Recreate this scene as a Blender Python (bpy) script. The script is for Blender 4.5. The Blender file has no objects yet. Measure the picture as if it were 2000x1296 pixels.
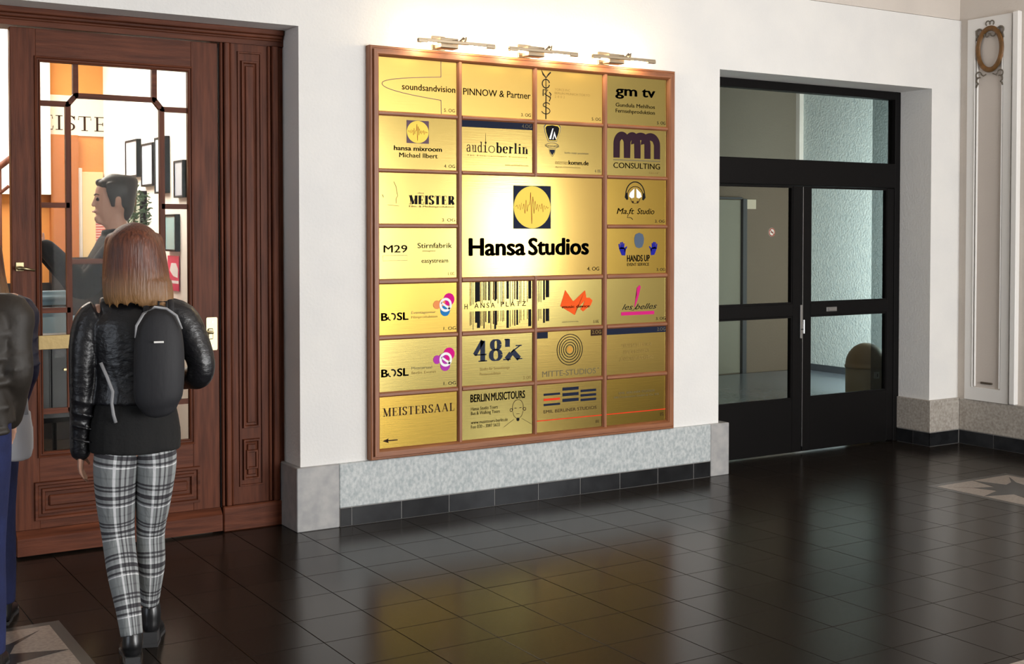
import bpy, bmesh, math, random
from mathutils import Vector, Matrix
random.seed(7)
PI = math.pi
C = bpy.context.scene.collection
sc = bpy.context.scene

# ---------------------------------------------------------------- camera
cam = bpy.data.cameras.new('camera'); co = bpy.data.objects.new('camera', cam); C.objects.link(co)
co.location = (0, -6.425, 1.65)
co.rotation_euler = (math.radians(90 - 1.518), 0, math.radians(-32.103))
cam.sensor_width = 36; cam.lens = 2436.1 / 2000 * 36; cam.shift_y = -(648 - 518.34) / 2000
cam.clip_start = 0.05; cam.clip_end = 200
sc.camera = co
# ---------------------------------------------------------------- world, lights, exposure
w = bpy.data.worlds.new('world'); sc.world = w; w.use_nodes = True
w.node_tree.nodes['Background'].inputs[0].default_value = (0.80, 0.88, 1.0, 1)
w.node_tree.nodes['Background'].inputs[1].default_value = 1.5
def area(name, loc, rot, sx, sy, power, col=(1, 1, 1), spread=PI):
    l = bpy.data.lights.new(name, 'AREA'); l.shape = 'RECTANGLE'; l.size = sx; l.size_y = sy
    l.energy = power; l.color = col; l.spread = spread
    o = bpy.data.objects.new(name, l); C.objects.link(o); o.location = loc; o.rotation_euler = rot
    return o
area('daylight_archway', (5.3, -9.15, 1.5), (PI/2, 0, 0), 3.8, 2.8, 360, (1.0, 0.98, 0.95))
area('daylight_side_window', (8.35, -7.05, 1.62), (PI/2, 0, PI/2), 1.2, 1.5, 75, (0.97, 0.99, 1.0))
area('daylight_gate', (-6.3, -5.0, 1.8), (PI/2, 0, -PI/2), 4.5, 3.4, 25, (0.92, 0.96, 1.0))
area('added_ceiling_fill', (4.6, -6.6, 4.55), (0, 0, 0), 4.5, 3.0, 25, (1.0, 0.96, 0.90))  # overhead fill added to lift the walls without showing in the brass
area('added_lobby_fill', (1.2, 2.9, 3.3), (0, 0, 0), 1.6, 1.8, 95, (1.0, 0.93, 0.84))  # added panel that brightens the lobby behind the wooden door
area('added_stair_hall_fill', (9.7, 0.95, 1.4), (PI/2, 0, math.radians(-82)), 1.0, 2.2, 330, (0.84, 0.95, 1.0))  # unseen lamp added to brighten the white hall wall; no window there
area('added_lift_hall_fill', (7.6, 2.4, 3.7), (0, 0, 0), 0.9, 0.9, 1.5, (1.0, 0.92, 0.8))  # weak fill added for the lift hall
sc.view_settings.view_transform = 'Standard'; sc.view_settings.look = 'None'
sc.view_settings.gamma = 1; sc.view_settings.use_curve_mapping = False
sc.view_settings.exposure = 0.48
sc.cycles.use_denoising = True
sc.cycles.max_bounces = 8; sc.cycles.transparent_max_bounces = 12
sc.cycles.sample_clamp_indirect = 6

# ---------------------------------------------------------------- materials
def srgb(r, g, b):
    f = lambda c: ((c/255 + 0.055)/1.055)**2.4 if c/255 > 0.04045 else c/255/12.92
    return (f(r), f(g), f(b), 1)
def mat(name, col, rough=0.6, metal=0.0, spec=0.5, bump=0, bscale=40, bstretch=(1, 1, 1), col2=None, cscale=8,
        cstretch=(1, 1, 1), detail=3, emit=None, estr=0, coat=0, aniso=0, rnd=0, ramp=(0.35, 0.65), rough2=None, sheen=0):
    m = bpy.data.materials.new(name); m.use_nodes = True
    nt = m.node_tree; b = nt.nodes['Principled BSDF']; N = nt.nodes.new; L = nt.links.new
    col = tuple(col) if len(col) == 4 else (*col, 1)
    b.inputs['Base Color'].default_value = col; b.inputs['Roughness'].default_value = rough
    b.inputs['Metallic'].default_value = metal; b.inputs['Specular IOR Level'].default_value = spec
    b.inputs['Coat Weight'].default_value = coat; b.inputs['Coat Roughness'].default_value = 0.12
    b.inputs['Anisotropic'].default_value = aniso; b.inputs['Sheen Weight'].default_value = sheen
    tc = N('ShaderNodeTexCoord')
    def noise(scale, st, det=3):
        mp = N('ShaderNodeMapping'); mp.inputs['Scale'].default_value = st; L(tc.outputs['Object'], mp.inputs['Vector'])
        n = N('ShaderNodeTexNoise'); n.inputs['Scale'].default_value = scale; n.inputs['Detail'].default_value = det
        L(mp.outputs[0], n.inputs['Vector']); return n
    src = None
    if col2 is not None:
        col2 = tuple(col2) if len(col2) == 4 else (*col2, 1)
        n = noise(cscale, cstretch, detail); cr = N('ShaderNodeValToRGB')
        cr.color_ramp.elements[0].position = ramp[0]; cr.color_ramp.elements[0].color = col
        cr.color_ramp.elements[1].position = ramp[1]; cr.color_ramp.elements[1].color = col2
        L(n.outputs['Fac'], cr.inputs['Fac']); src = cr.outputs['Color']
        if rough2 is not None:
            mr = N('ShaderNodeMapRange'); mr.inputs['To Min'].default_value = rough; mr.inputs['To Max'].default_value = rough2
            L(n.outputs['Fac'], mr.inputs['Value']); L(mr.outputs[0], b.inputs['Roughness'])
    if rnd:
        oi = N('ShaderNodeObjectInfo'); mr = N('ShaderNodeMapRange')
        mr.inputs['To Min'].default_value = 1 - rnd; mr.inputs['To Max'].default_value = 1 + rnd
        L(oi.outputs['Random'], mr.inputs['Value'])
        hs = N('ShaderNodeHueSaturation'); L(mr.outputs[0], hs.inputs['Value'])
        if src: L(src, hs.inputs['Color'])
        else: hs.inputs['Color'].default_value = col
        src = hs.outputs['Color']
    if src: L(src, b.inputs['Base Color'])
    if bump:
        n = noise(bscale, bstretch, 4); bp = N('ShaderNodeBump'); bp.inputs['Strength'].default_value = bump
        bp.inputs['Distance'].default_value = 0.01; L(n.outputs['Fac'], bp.inputs['Height']); L(bp.outputs[0], b.inputs['Normal'])
    if emit is not None:
        b.inputs['Emission Color'].default_value = (*emit[:3], 1); b.inputs['Emission Strength'].default_value = estr
    return m
M = {}
M['plaster'] = mat('white_plaster', (0.80, 0.785, 0.755), 0.85, bump=0.25, bscale=60, col2=(0.76, 0.75, 0.73), cscale=3)
M['plaster_warm'] = mat('cream_plaster', (0.66, 0.60, 0.54), 0.85, bump=0.2, bscale=60, col2=(0.62, 0.565, 0.51), cscale=3)
M['pilaster_field'] = mat('taupe_paint', (0.56, 0.50, 0.45), 0.8, bump=0.1, bscale=60)
M['white_paint'] = mat('white_moulding_paint', (0.82, 0.80, 0.77), 0.5)
M['grey_paint'] = mat('grey_panel_paint', (0.74, 0.72, 0.69), 0.7)
M['gilt'] = mat('gilt_bronze_paint', srgb(96, 66, 28), 0.5, metal=0.2, col2=srgb(122, 82, 36), cscale=20, bump=0.2)
M['scroll'] = mat('dark_scroll_paint', srgb(100, 92, 80), 0.6)
M['granite'] = mat('pale_granite', srgb(160, 168, 170), 0.42, col2=srgb(196, 200, 199), cscale=58, cstretch=(1, 1, 0.7), detail=6, ramp=(0.34, 0.66), bump=0.1, bscale=60)
M['granite_plain'] = mat('smooth_grey_stone', srgb(150, 150, 150), 0.38, col2=srgb(170, 168, 166), cscale=14, detail=4)
M['granite_red'] = mat('mottled_granite', srgb(146, 138, 128), 0.4, col2=srgb(182, 176, 168), cscale=55, detail=6, ramp=(0.3, 0.7))
M['black_tile'] = mat('black_glazed_tile', (0.013, 0.0135, 0.015), 0.2, spec=0.25, rnd=0.35, col2=(0.022, 0.023, 0.025), cscale=8)
M['grout'] = mat('pale_grout', (0.30, 0.29, 0.28), 0.9)
M['floor'] = mat('dark_polished_stone', (0.0095, 0.0074, 0.0058), 0.21, spec=0.135, col2=(0.024, 0.0185, 0.0142), cscale=90, detail=4, rnd=0.12, bump=0.012, bscale=3)
M['floor_grout'] = mat('floor_grout_dark', (0.010, 0.009, 0.008), 0.7)
M['inlay_light'] = mat('pale_inlay_stone', srgb(158, 146, 136), 0.28, col2=srgb(130, 119, 110), cscale=60, detail=4)
M['inlay_dark'] = mat('charcoal_inlay_stone', (0.03, 0.029, 0.029), 0.25)
M['inlay_red'] = mat('reddish_inlay_stone', srgb(120, 92, 78), 0.28, col2=srgb(96, 78, 68), cscale=60)
WD = dict(col2=srgb(108, 60, 40), cscale=7, detail=6, bump=0.10, ramp=(0.3, 0.72), spec=0.14)
M['wood_v'] = mat('mahogany_upright', srgb(72, 37, 24), 0.46, cstretch=(6, 6, 0.45), bscale=60, bstretch=(4, 4, 0.3), **WD)
M['wood_h'] = mat('mahogany_cross', srgb(72, 37, 24), 0.46, cstretch=(0.45, 6, 6), bscale=60, bstretch=(0.3, 4, 4), **WD)
WB = dict(col2=srgb(156, 100, 64), cscale=8, detail=6, bump=0.10, ramp=(0.3, 0.72))
M['oak_v'] = mat('brown_oak_upright', srgb(122, 74, 46), 0.42, cstretch=(8, 8, 0.5), bscale=60, bstretch=(4, 4, 0.3), **WB)
M['oak_h'] = mat('brown_oak_cross', srgb(122, 74, 46), 0.42, cstretch=(0.5, 8, 8), bscale=60, bstretch=(0.3, 4, 4), **WB)
for i, (bc, rg) in enumerate([((0.46, 0.315, 0.090), 0.15), ((0.40, 0.285, 0.08), 0.22), ((0.42, 0.31, 0.095), 0.19), ((0.39, 0.31, 0.10), 0.20), ((0.36, 0.24, 0.05), 0.24), ((0.50, 0.335, 0.092), 0.31)]):
    M['brass%d' % i] = mat('brushed_brass', bc, rg, metal=1.0, bump=0.02, bscale=150, bstretch=(0.04, 1, 1))  # last tone is paler: picture light glow put into the top row's colour
M['brass_fit'] = mat('polished_brass', (0.34, 0.28, 0.16), 0.36, metal=1.0)
M['brass_old'] = mat('dull_brass_plate', (0.26, 0.19, 0.085), 0.5, metal=0.85, bump=0.15, bscale=25)
M['nickel'] = mat('antique_nickel', (0.42, 0.34, 0.24), 0.35, metal=0.9)
M['bulb'] = mat('lit_halogen_bulb', (1, 1, 1), emit=(1.0, 0.80, 0.5), estr=45)
M['steel_black'] = mat('black_painted_steel', (0.006, 0.0055, 0.0055), 0.45, bump=0.05, bscale=80, spec=0.1)
M['chrome'] = mat('worn_chrome', (0.55, 0.55, 0.55), 0.3, metal=1)
def glass(name, tint=(1, 1, 1), ior=1.45, rough=0.0):
    m = bpy.data.materials.new(name); m.use_nodes = True; nt = m.node_tree; nt.nodes.clear(); N = nt.nodes.new; L = nt.links.new
    o = N('ShaderNodeOutputMaterial'); mx = N('ShaderNodeMixShader'); t = N('ShaderNodeBsdfTransparent'); g = N('ShaderNodeBsdfGlossy'); f = N('ShaderNodeFresnel')
    t.inputs[0].default_value = (*tint, 1); g.inputs['Roughness'].default_value = rough; f.inputs['IOR'].default_value = ior
    ge = N('ShaderNodeNewGeometry'); iv = N('ShaderNodeMath'); iv.operation = 'SUBTRACT'; iv.inputs[0].default_value = 1; L(ge.outputs['Backfacing'], iv.inputs[1])
    mu_ = N('ShaderNodeMath'); mu_.operation = 'MULTIPLY'; L(f.outputs[0], mu_.inputs[0]); L(iv.outputs[0], mu_.inputs[1]); L(mu_.outputs[0], mx.inputs[0]); L(t.outputs[0], mx.inputs[1]); L(g.outputs[0], mx.inputs[2]); L(mx.outputs[0], o.inputs[0]); return m
M['glass'] = glass('clear_door_glass', (0.96, 0.97, 0.96), 1.12)
M['glass_dim'] = glass('dull_safety_glass', (0.84, 0.85, 0.82), 1.3)
M['glass_brown'] = glass('brownish_safety_glass', (0.74, 0.71, 0.66), 1.3)
M['glass_strip_tint'] = glass('strip_tint_glass', (0.54, 0.56, 0.56), 1.3)  # tint for the added pane that darkens a strip
def flat(name, c, rough=0.5): return mat(name, c, rough)
INK = {'black': (0.012, 0.012, 0.014), 'navy': (0.022, 0.03, 0.065), 'grey': srgb(112, 104, 80), 'faint': srgb(150, 126, 70), 'purple': srgb(62, 38, 52),
       'lilac': srgb(104, 84, 96), 'slate': srgb(58, 66, 88), 'red': srgb(160, 50, 30), 'orange': srgb(240, 92, 34), 'pink': srgb(205, 38, 120), 'magenta': srgb(214, 20, 132),
       'violet': srgb(178, 60, 170), 'blue': srgb(34, 36, 150), 'sky': srgb(40, 124, 190), 'white': (0.9, 0.9, 0.9), 'amber': srgb(238, 150, 90), 'gold': srgb(248, 216, 96),
       'steelblue': srgb(84, 98, 118), 'vermilion': srgb(230, 60, 32), 'tan': srgb(206, 150, 66), 'brown': srgb(70, 48, 36)}
for k, v in INK.items(): M['ink_' + k] = mat('print_' + k, tuple(q*(0.6 if max(v[:3]) < 0.13 else 1) for q in v[:3]), 0.6, spec=0.08)

# ---------------------------------------------------------------- mesh helpers
class MB:
    def __init__(s): s.bm = bmesh.new()
    def quad(s, *p):
        try: s.bm.faces.new([s.bm.verts.new(q) for q in p])
        except ValueError: pass
    def box(s, x0, x1, y0, y1, z0, z1, bev=0):
        g = bmesh.ops.create_cube(s.bm, size=1)['verts']
        for v in g: v.co = Vector(((x0+x1)/2 + v.co.x*(x1-x0), (y0+y1)/2 + v.co.y*(y1-y0), (z0+z1)/2 + v.co.z*(z1-z0)))
        if bev:
            es = list({e for v in g for e in v.link_edges})
            bmesh.ops.bevel(s.bm, geom=es, offset=bev, segments=1, affect='EDGES')
        return s
    def prism(s, pts, y0, y1, axis='y'):
        """closed outline pts (a,b) extruded; axis y: (x,z); axis z: (x,y); axis x: (y,z)"""
        f = {'y': lambda a, b, t: (a, t, b), 'z': lambda a, b, t: (a, b, t), 'x': lambda a, b, t: (t, a, b)}[axis]
        A = [s.bm.verts.new(f(a, b, y0)) for a, b in pts]; B = [s.bm.verts.new(f(a, b, y1)) for a, b in pts]
        n = len(pts)
        for i in range(n): s.bm.faces.new((A[i], A[(i+1) % n], B[(i+1) % n], B[i]))
        s.bm.faces.new(A[::-1]); s.bm.faces.new(B); return s
    def sweep_rect(s, x0, x1, z0, z1, prof, sides='lrtb'):
        """mitred moulding round a rectangle in the XZ plane; prof = [(inset, y)]"""
        c = [[(x0+i, y, z0+i), (x1-i, y, z0+i), (x1-i, y, z1-i), (x0+i, y, z1-i)] for i, y in prof]
        names = 'brtl'
        for k in range(4):
            if names[k] not in sides: continue
            for a, b in zip(c, c[1:]): s.quad(a[k], a[(k+1) % 4], b[(k+1) % 4], b[k])
        return s
    def tube(s, pts, r, n=10, caps=True, flat=1.0):
        pts = [Vector(p) for p in pts]; rings = []
        rr = r if isinstance(r, (list, tuple)) else [r]*len(pts)
        for i, p in enumerate(pts):
            t = (pts[min(i+1, len(pts)-1)] - pts[max(i-1, 0)]).normalized()
            a = Vector((1, 0, 0)) - t*t.x
            if a.length < 0.3: a = Vector((0, 0, 1)) - t*t.z
            a.normalize(); b = t.cross(a)
            rings.append([s.bm.verts.new(p + a*math.cos(2*PI*k/n)*rr[i] + b*math.sin(2*PI*k/n)*rr[i]*flat) for k in range(n)])
        for A, B in zip(rings, rings[1:]):
            for k in range(n): s.bm.faces.new((A[k], A[(k+1) % n], B[(k+1) % n], B[k]))
        if caps: s.bm.faces.new(rings[0][::-1]); s.bm.faces.new(rings[-1])
        return s
    def lathe(s, prof, cx=0, cy=0, n=24):
        rings = [[s.bm.verts.new((cx + r*math.cos(2*PI*k/n), cy + r*math.sin(2*PI*k/n), z)) for k in range(n)] for r, z in prof]
        for A, B in zip(rings, rings[1:]):
            for k in range(n): s.bm.faces.new((A[k], A[(k+1) % n], B[(k+1) % n], B[k]))
        s.bm.faces.new(rings[0][::-1]); s.bm.faces.new(rings[-1]); return s
    def mesh(s, name, smooth=False, fix=True):
        if fix: bmesh.ops.recalc_face_normals(s.bm, faces=s.bm.faces[:])
        me = bpy.data.meshes.new(name); s.bm.to_mesh(me); s.bm.free()
        if smooth: me.shade_smooth()
        return me
    def build(s, name, m, parent=None, smooth=False, fix=True):
        return obj(name, s.mesh(name, smooth, fix), m, parent)
def obj(name, me, m, parent=None):
    if isinstance(m, str): m = M[m]
    me.materials.clear(); me.materials.append(m)
    o = bpy.data.objects.new(name, me); C.objects.link(o)
    if parent: o.parent = parent
    return o
def tag(o, label=None, cat=None, group=None, kind=None):
    for k, v in (('label', label), ('category', cat), ('group', group), ('kind', kind)):
        if v: o[k] = v
    return o
def empty(name, loc=(0, 0, 0), rz=0, **k):
    o = bpy.data.objects.new(name, None); C.objects.link(o); o.location = loc; o.rotation_euler = (0, 0, rz)
    o.empty_display_size = 0.05
    return tag(o, **k)
def ring_boxes(mb, x0, x1, z0, z1, wd, y0, y1):
    mb.box(x0, x0+wd, y0, y1, z0, z1); mb.box(x1-wd, x1, y0, y1, z0, z1)
    mb.box(x0+wd, x1-wd, y0, y1, z0, z0+wd); mb.box(x0+wd, x1-wd, y0, y1, z1-wd, z1)

# ---------------------------------------------------------------- setting: main wall (Y = 0) with two openings
XN1L, XN1R, ZN1 = 0.02, 2.652, 2.778      # wooden door niche
XN2L, XN2R, ZN2 = 5.690, 7.836, 2.753     # steel door niche
XR = 8.172                                # right wall
T = 0.34
wb = MB()
for x0, x1, z0, z1 in [(-6.4, XN1L, 0, 3.3), (XN1L, XN1R, ZN1, 3.3), (XN1R, XN2L, 0, 3.3), (XN2L, XN2R, ZN2, 3.3), (XN2R, XR+0.2, 0, 3.3)]:
    wb.box(x0, x1, 0, T, z0, z1)
tag(wb.build('wall_back', 'plaster'), 'white plastered wall with two doorways around the brass directory', kind='structure')
tag(MB().box(-6.4, XR+0.2, 0.012, T, 3.306, 4.6).build('trim_1', 'plaster_warm'), 'pinkish plaster band above the groove at the top of the wall', kind='structure')
tag(MB().box(XR, XR+0.2, -6.0, 0.012, 0, 4.6).box(XR, XR+0.2, -8.3, -6.0, 2.6, 4.6).box(XR, XR+0.2, -9.4, -8.3, 0, 4.6).box(XR, XR+0.2, -8.3, -6.0, 0, 0.3)
    .build('wall_right', 'plaster_warm'), kind='structure')
tag(MB().box(-6.6, 3.3, -9.4, -9.2, 0, 4.6).box(7.3, XR+0.2, -9.4, -9.2, 0, 4.6).box(3.3, 7.3, -9.4, -9.2, 3.1, 4.6).build('wall_front', 'plaster'), kind='structure')
tag(MB().box(-6.6, -6.4, -9.4, -7.4, 0, 4.6).box(-6.6, -6.4, -2.6, T, 0, 4.6).box(-6.6, -6.4, -7.4, -2.6, 3.6, 4.6).build('wall_left', 'plaster'), kind='structure')
tag(MB().box(-6.6, XR+0.2, -9.4, T, 4.6, 4.8).build('ceiling', 'plaster_warm'), kind='structure')

# plinth granite: pieces are parts of one baseboard
bb = empty('baseboard_back', kind='structure', label='stone plinth with black tile skirting below the directory wall')
def slab(name, x0, x1, y0, y1, z0, z1, m, par, lab=None, bev=0.004):
    o = MB().box(x0, x1, y0, y1, z0, z1, bev).build(name, m, par)
    if lab: tag(o, lab)
    return o
slab('stone_block', 2.621, 2.874, -0.028, 0.24, 0, 0.355, 'granite_plain', bb, 'smooth grey stone block at the doorway corner')
slab('granite_slab', 2.875, 5.60, -0.028, 0.10, 0.106, 0.355, 'granite', bb, 'pale flaky granite slab under the directory')
slab('stone_block', 5.601, 5.764, -0.028, 0.30, 0, 0.355, 'granite_plain', bb)
slab('stone_block', -0.5, 0.05, -0.028, 0.24, 0, 0.355, 'granite_plain', bb)
slab('stone_block', -6.3, -0.505, -0.028, 0.1, 0, 0.355, 'granite_plain', bb)
slab('skirting_grout', 2.876, 5.599, -0.0265, 0.10, 0, 0.105, 'grout', bb)
xs = [2.877, 2.949, 3.262, 3.576, 3.891, 4.206, 4.522, 4.834, 5.145, 5.450, 5.598]
for a, b in zip(xs, xs[1:]): slab('skirting_tile', a+0.002, b-0.002, -0.029, -0.02, 0.003, 0.103, 'black_tile', bb, bev=0.0008)
br = empty('baseboard_right', kind='structure', label='mottled granite plinth and black skirting round the right corner')
slab('granite_slab', 7.815, XR, -0.028, 0.30, 0.108, 0.355, 'granite_red', br)
slab('granite_slab', XR-0.02, XR+0.02, -5.9, -0.0285, 0.108, 0.355, 'granite_red', br)
slab('skirting_grout', 7.816, XR-0.001, -0.0265, 0.30, 0, 0.107, 'grout', br)
slab('skirting_grout', XR-0.0185, XR+0.02, -5.9, -0.0265, 0, 0.107, 'grout', br)
slab('skirting_tile', 7.813, 8.148, -0.029, -0.02, 0.003, 0.105, 'black_tile', br, bev=0.0008)
for a, b in ((0.298, 0.137), (0.134, -0.026)): slab('skirting_tile', 7.813, 7.82, b, a, 0.003, 0.105, 'black_tile', br, bev=0.0008)
y = -0.034
for k in range(12):
    slab('skirting_tile', XR-0.0215, XR-0.016, y-0.31, y, 0.003, 0.105, 'black_tile', br, bev=0.0008); y -= 0.3135

# ---------------------------------------------------------------- floor: slab of grout with separate tiles
fl = MB().box(-6.6, 12, -9.4, 7, -0.12, -0.006).build('floor', 'floor_grout')
tag(fl, 'dark polished stone tile floor with star inlays', kind='structure')
P = 0.3143; X0 = 2.949; Y0 = -0.233
tb = MB(); tb.box(0, P-0.0035, 0, P-0.0035, -0.0055, 0, 0.0006); tile_me = tb.mesh('tile'); tile_me.materials.append(M['floor'])
cm = Matrix.LocRotScale(co.location, co.rotation_euler.to_quaternion(), None).inverted()
def inview(x, y, z=0):
    v = cm @ Vector((x, y, z))
    if v.z > -0.3: return False
    px = 1000 + 2436*v.x/-v.z; py = 518.3 - 2436*v.y/-v.z
    return -60 < px < 2060 and -40 < py < 1350
cells = []
for i in range(-24, 34):
    for j in range(-30, 22):
        x = X0 + i*P; y = Y0 + j*P
        if x < -6.4 or x + P > 12 or y + P > 6.9 or y < -9.2: continue
        if y + P > T + 0.25 and (x + P < -1 or x > 11): continue
        cx, cy = x+P/2, y+P/2
        vis = any(inview(x+a*P, y+b*P) for a in (0, 1) for b in (0, 1)) and y < 0.3 and x < XR and not (y > -0.1 and (XN1R < cx < XN2L or cx > XN2R))
        cells.append((vis, (cx)**2+(cy+6.4)**2, x, y))
cells.sort(key=lambda c: (not c[0], c[1]))
rest = MB()
for n, (vis, d, x, y) in enumerate(cells):
    if vis and n < 300:
        o = bpy.data.objects.new('tile', tile_me); C.objects.link(o); o.parent = fl
        o.location = (x+0.0018, y+0.0018, random.uniform(-0.0004, 0)); o.rotation_euler = (random.uniform(-1, 1)*0.0004, random.uniform(-1, 1)*0.0004, 0)
    else:
        rest.quad((x+0.0018, y+0.0018, 0), (x+P-0.0018, y+0.0018, 0), (x+P-0.0018, y+P-0.0018, 0), (x+0.0018, y+P-0.0018, 0))
tag(rest.build('far_tiles', 'floor', fl), kind='stuff')
def star_inlay(cx, cy, s=0.36):
    p = MB().box(-s-0.048, s+0.048, -s-0.048, s+0.048, -0.004, 0.0008).build('star_inlay', mat('inlay_border', (0.045, 0.042, 0.038), 0.3), fl)
    p.location = (cx, cy, 0)
    MB().box(-s, s, -s, s, 0, 0.0016).build('light_field', 'inlay_light', p)
    for k in range(4):                                  # reddish diagonal darts
        a = PI/4 + k*PI/2; ca, sa = math.cos(a), math.sin(a)
        R = lambda u, v: (u*ca - v*sa, u*sa + v*ca)
        MB().prism([R(0.19, -0.02), R(s*1.22, 0), R(0.19, 0.02), R(0.12, 0)], 0.001, 0.0021, 'z').build('diagonal_dart', 'inlay_red' if k % 2 else 'inlay_dark', p)
    for k in range(8):
        a = k*PI/4; L = s*0.995 if k % 2 == 0 else s*0.78; ca, sa = math.cos(a), math.sin(a)
        R = lambda u, v: (u*ca - v*sa, u*sa + v*ca)
        MB().prism([R(0, 0), R(0.15, -0.062), R(L, 0), R(0.15, 0.062)], 0.001, 0.0026, 'z').build('star_point', 'inlay_dark', p)
    return p
star_inlay(0.757, -1.345); star_inlay(6.985, -1.42)
b = MB().box(3.3, 4.9, -4.2, -3.43, -0.004, 0.0012).build('border_inlay', 'inlay_light', fl)

# ---------------------------------------------------------------- right pilaster with painted medallion
pl = empty('pilaster', (XR, 0, 0), kind='structure', label='pilaster with a long recessed panel and gilt oval medallion')
def px_(mb, y0, y1, z0, z1, d0, d1, bev=0): mb.box(-d1, -d0, y0, y1, z0, z1, bev); return mb
px_(MB(), -0.475, -0.085, 0.356, 3.29, 0.0, 0.012).build('pilaster_body', 'grey_paint', pl)
q = MB(); px_(q, -0.475, -0.405, 0.356, 3.29, 0.012, 0.03); px_(q, -0.155, -0.085, 0.356, 3.29, 0.012, 0.03); px_(q, -0.405, -0.155, 0.356, 0.455, 0.012, 0.03); px_(q, -0.405, -0.155, 3.20, 3.29, 0.012, 0.03)
q.build('panel_frame', 'grey_paint', pl)
px_(MB(), -0.405, -0.155, 0.455, 3.20, 0.0119, 0.014).build('panel_field', 'pilaster_field', pl)
for ya in (-0.40, -0.178): px_(MB(), ya, ya+0.011, 0.462, 3.0, 0.014, 0.030, 0.003).build('panel_bead', 'white_paint', pl)
px_(MB(), -0.16, -0.152, 0.455, 3.0, 0.029, 0.036, 0.002).build('panel_bead', 'white_paint', pl)
px_(MB(), -0.405, -0.155, 0.445, 0.456, 0.012, 0.026, 0.003).build('panel_bead', 'grey_paint', pl)
px_(MB(), -0.545, -0.490, 0.356, 3.30, 0.0, 0.045, 0.008).build('edge_moulding', 'white_paint', pl)
px_(MB(), -0.328, -0.226, 0.487, 0.502, 0.012, 0.028, 0.003).build('brass_slot', mat('dark_slot', srgb(74, 62, 48), 0.5), pl)
def yz_ring(cy, cz, ry, rz, w_, d, n=40):
    mb = MB(); rings = []
    for k in range(n):
        a = 2*PI*k/n; c, s_ = math.cos(a), math.sin(a); pts = []
        for j in range(6):
            t = PI*j/5; off = w_*0.5*math.cos(t); h = d*math.sin(t)
            pts.append(mb.bm.verts.new((-0.0295-h, cy+(ry+off)*c, cz+(rz+off)*s_)))
        rings.append(pts)
    for k in range(n):
        A, B = rings[k], rings[(k+1) % n]
        for j in range(5): mb.bm.faces.new((A[j], A[j+1], B[j+1], B[j]))
    return mb
yz_ring(-0.286, 3.045, 0.105, 0.158, 0.040, 0.016).build('oval_medallion', 'gilt', pl, smooth=True)
sw = MB()
def scroll(pts, r=0.005): sw.tube([(-0.032, -0.286+a, 3.045+b_) for a, b_ in pts], r, 6)
def arcp(cx, cy, r, a0, a1, n=10): return [(cx + r*math.cos(a0+(a1-a0)*k/n), cy + r*math.sin(a0+(a1-a0)*k/n)) for k in range(n+1)]
for sg in (1, -1):
    f = lambda L: [(sg*a, b_) for a, b_ in L]
    scroll(f(arcp(0.018, 0.195, 0.018, PI*1.2, -PI*0.3)))
    scroll(f(arcp(0.095, 0.135, 0.026, PI*1.1, -PI*0.4)), 0.006)
    scroll(f([(0.104, 0.11), (0.118, 0.095), (0.122, 0.075)]))
    scroll(f(arcp(0.028, 0.115, 0.022, PI*0.9, PI*2.1)))
    scroll(f([(0.03, -0.19), (0.055, -0.2), (0.075, -0.185)] + arcp(0.095, -0.19, 0.024, PI*0.9, -PI*0.3)))
    scroll(f(arcp(0.09, -0.232, 0.024, PI*0.6, -PI*0.4) + [(0.108, -0.262), (0.118, -0.282)]), 0.006)
sw.build('painted_scrolls', 'scroll', pl, smooth=True)

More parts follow.
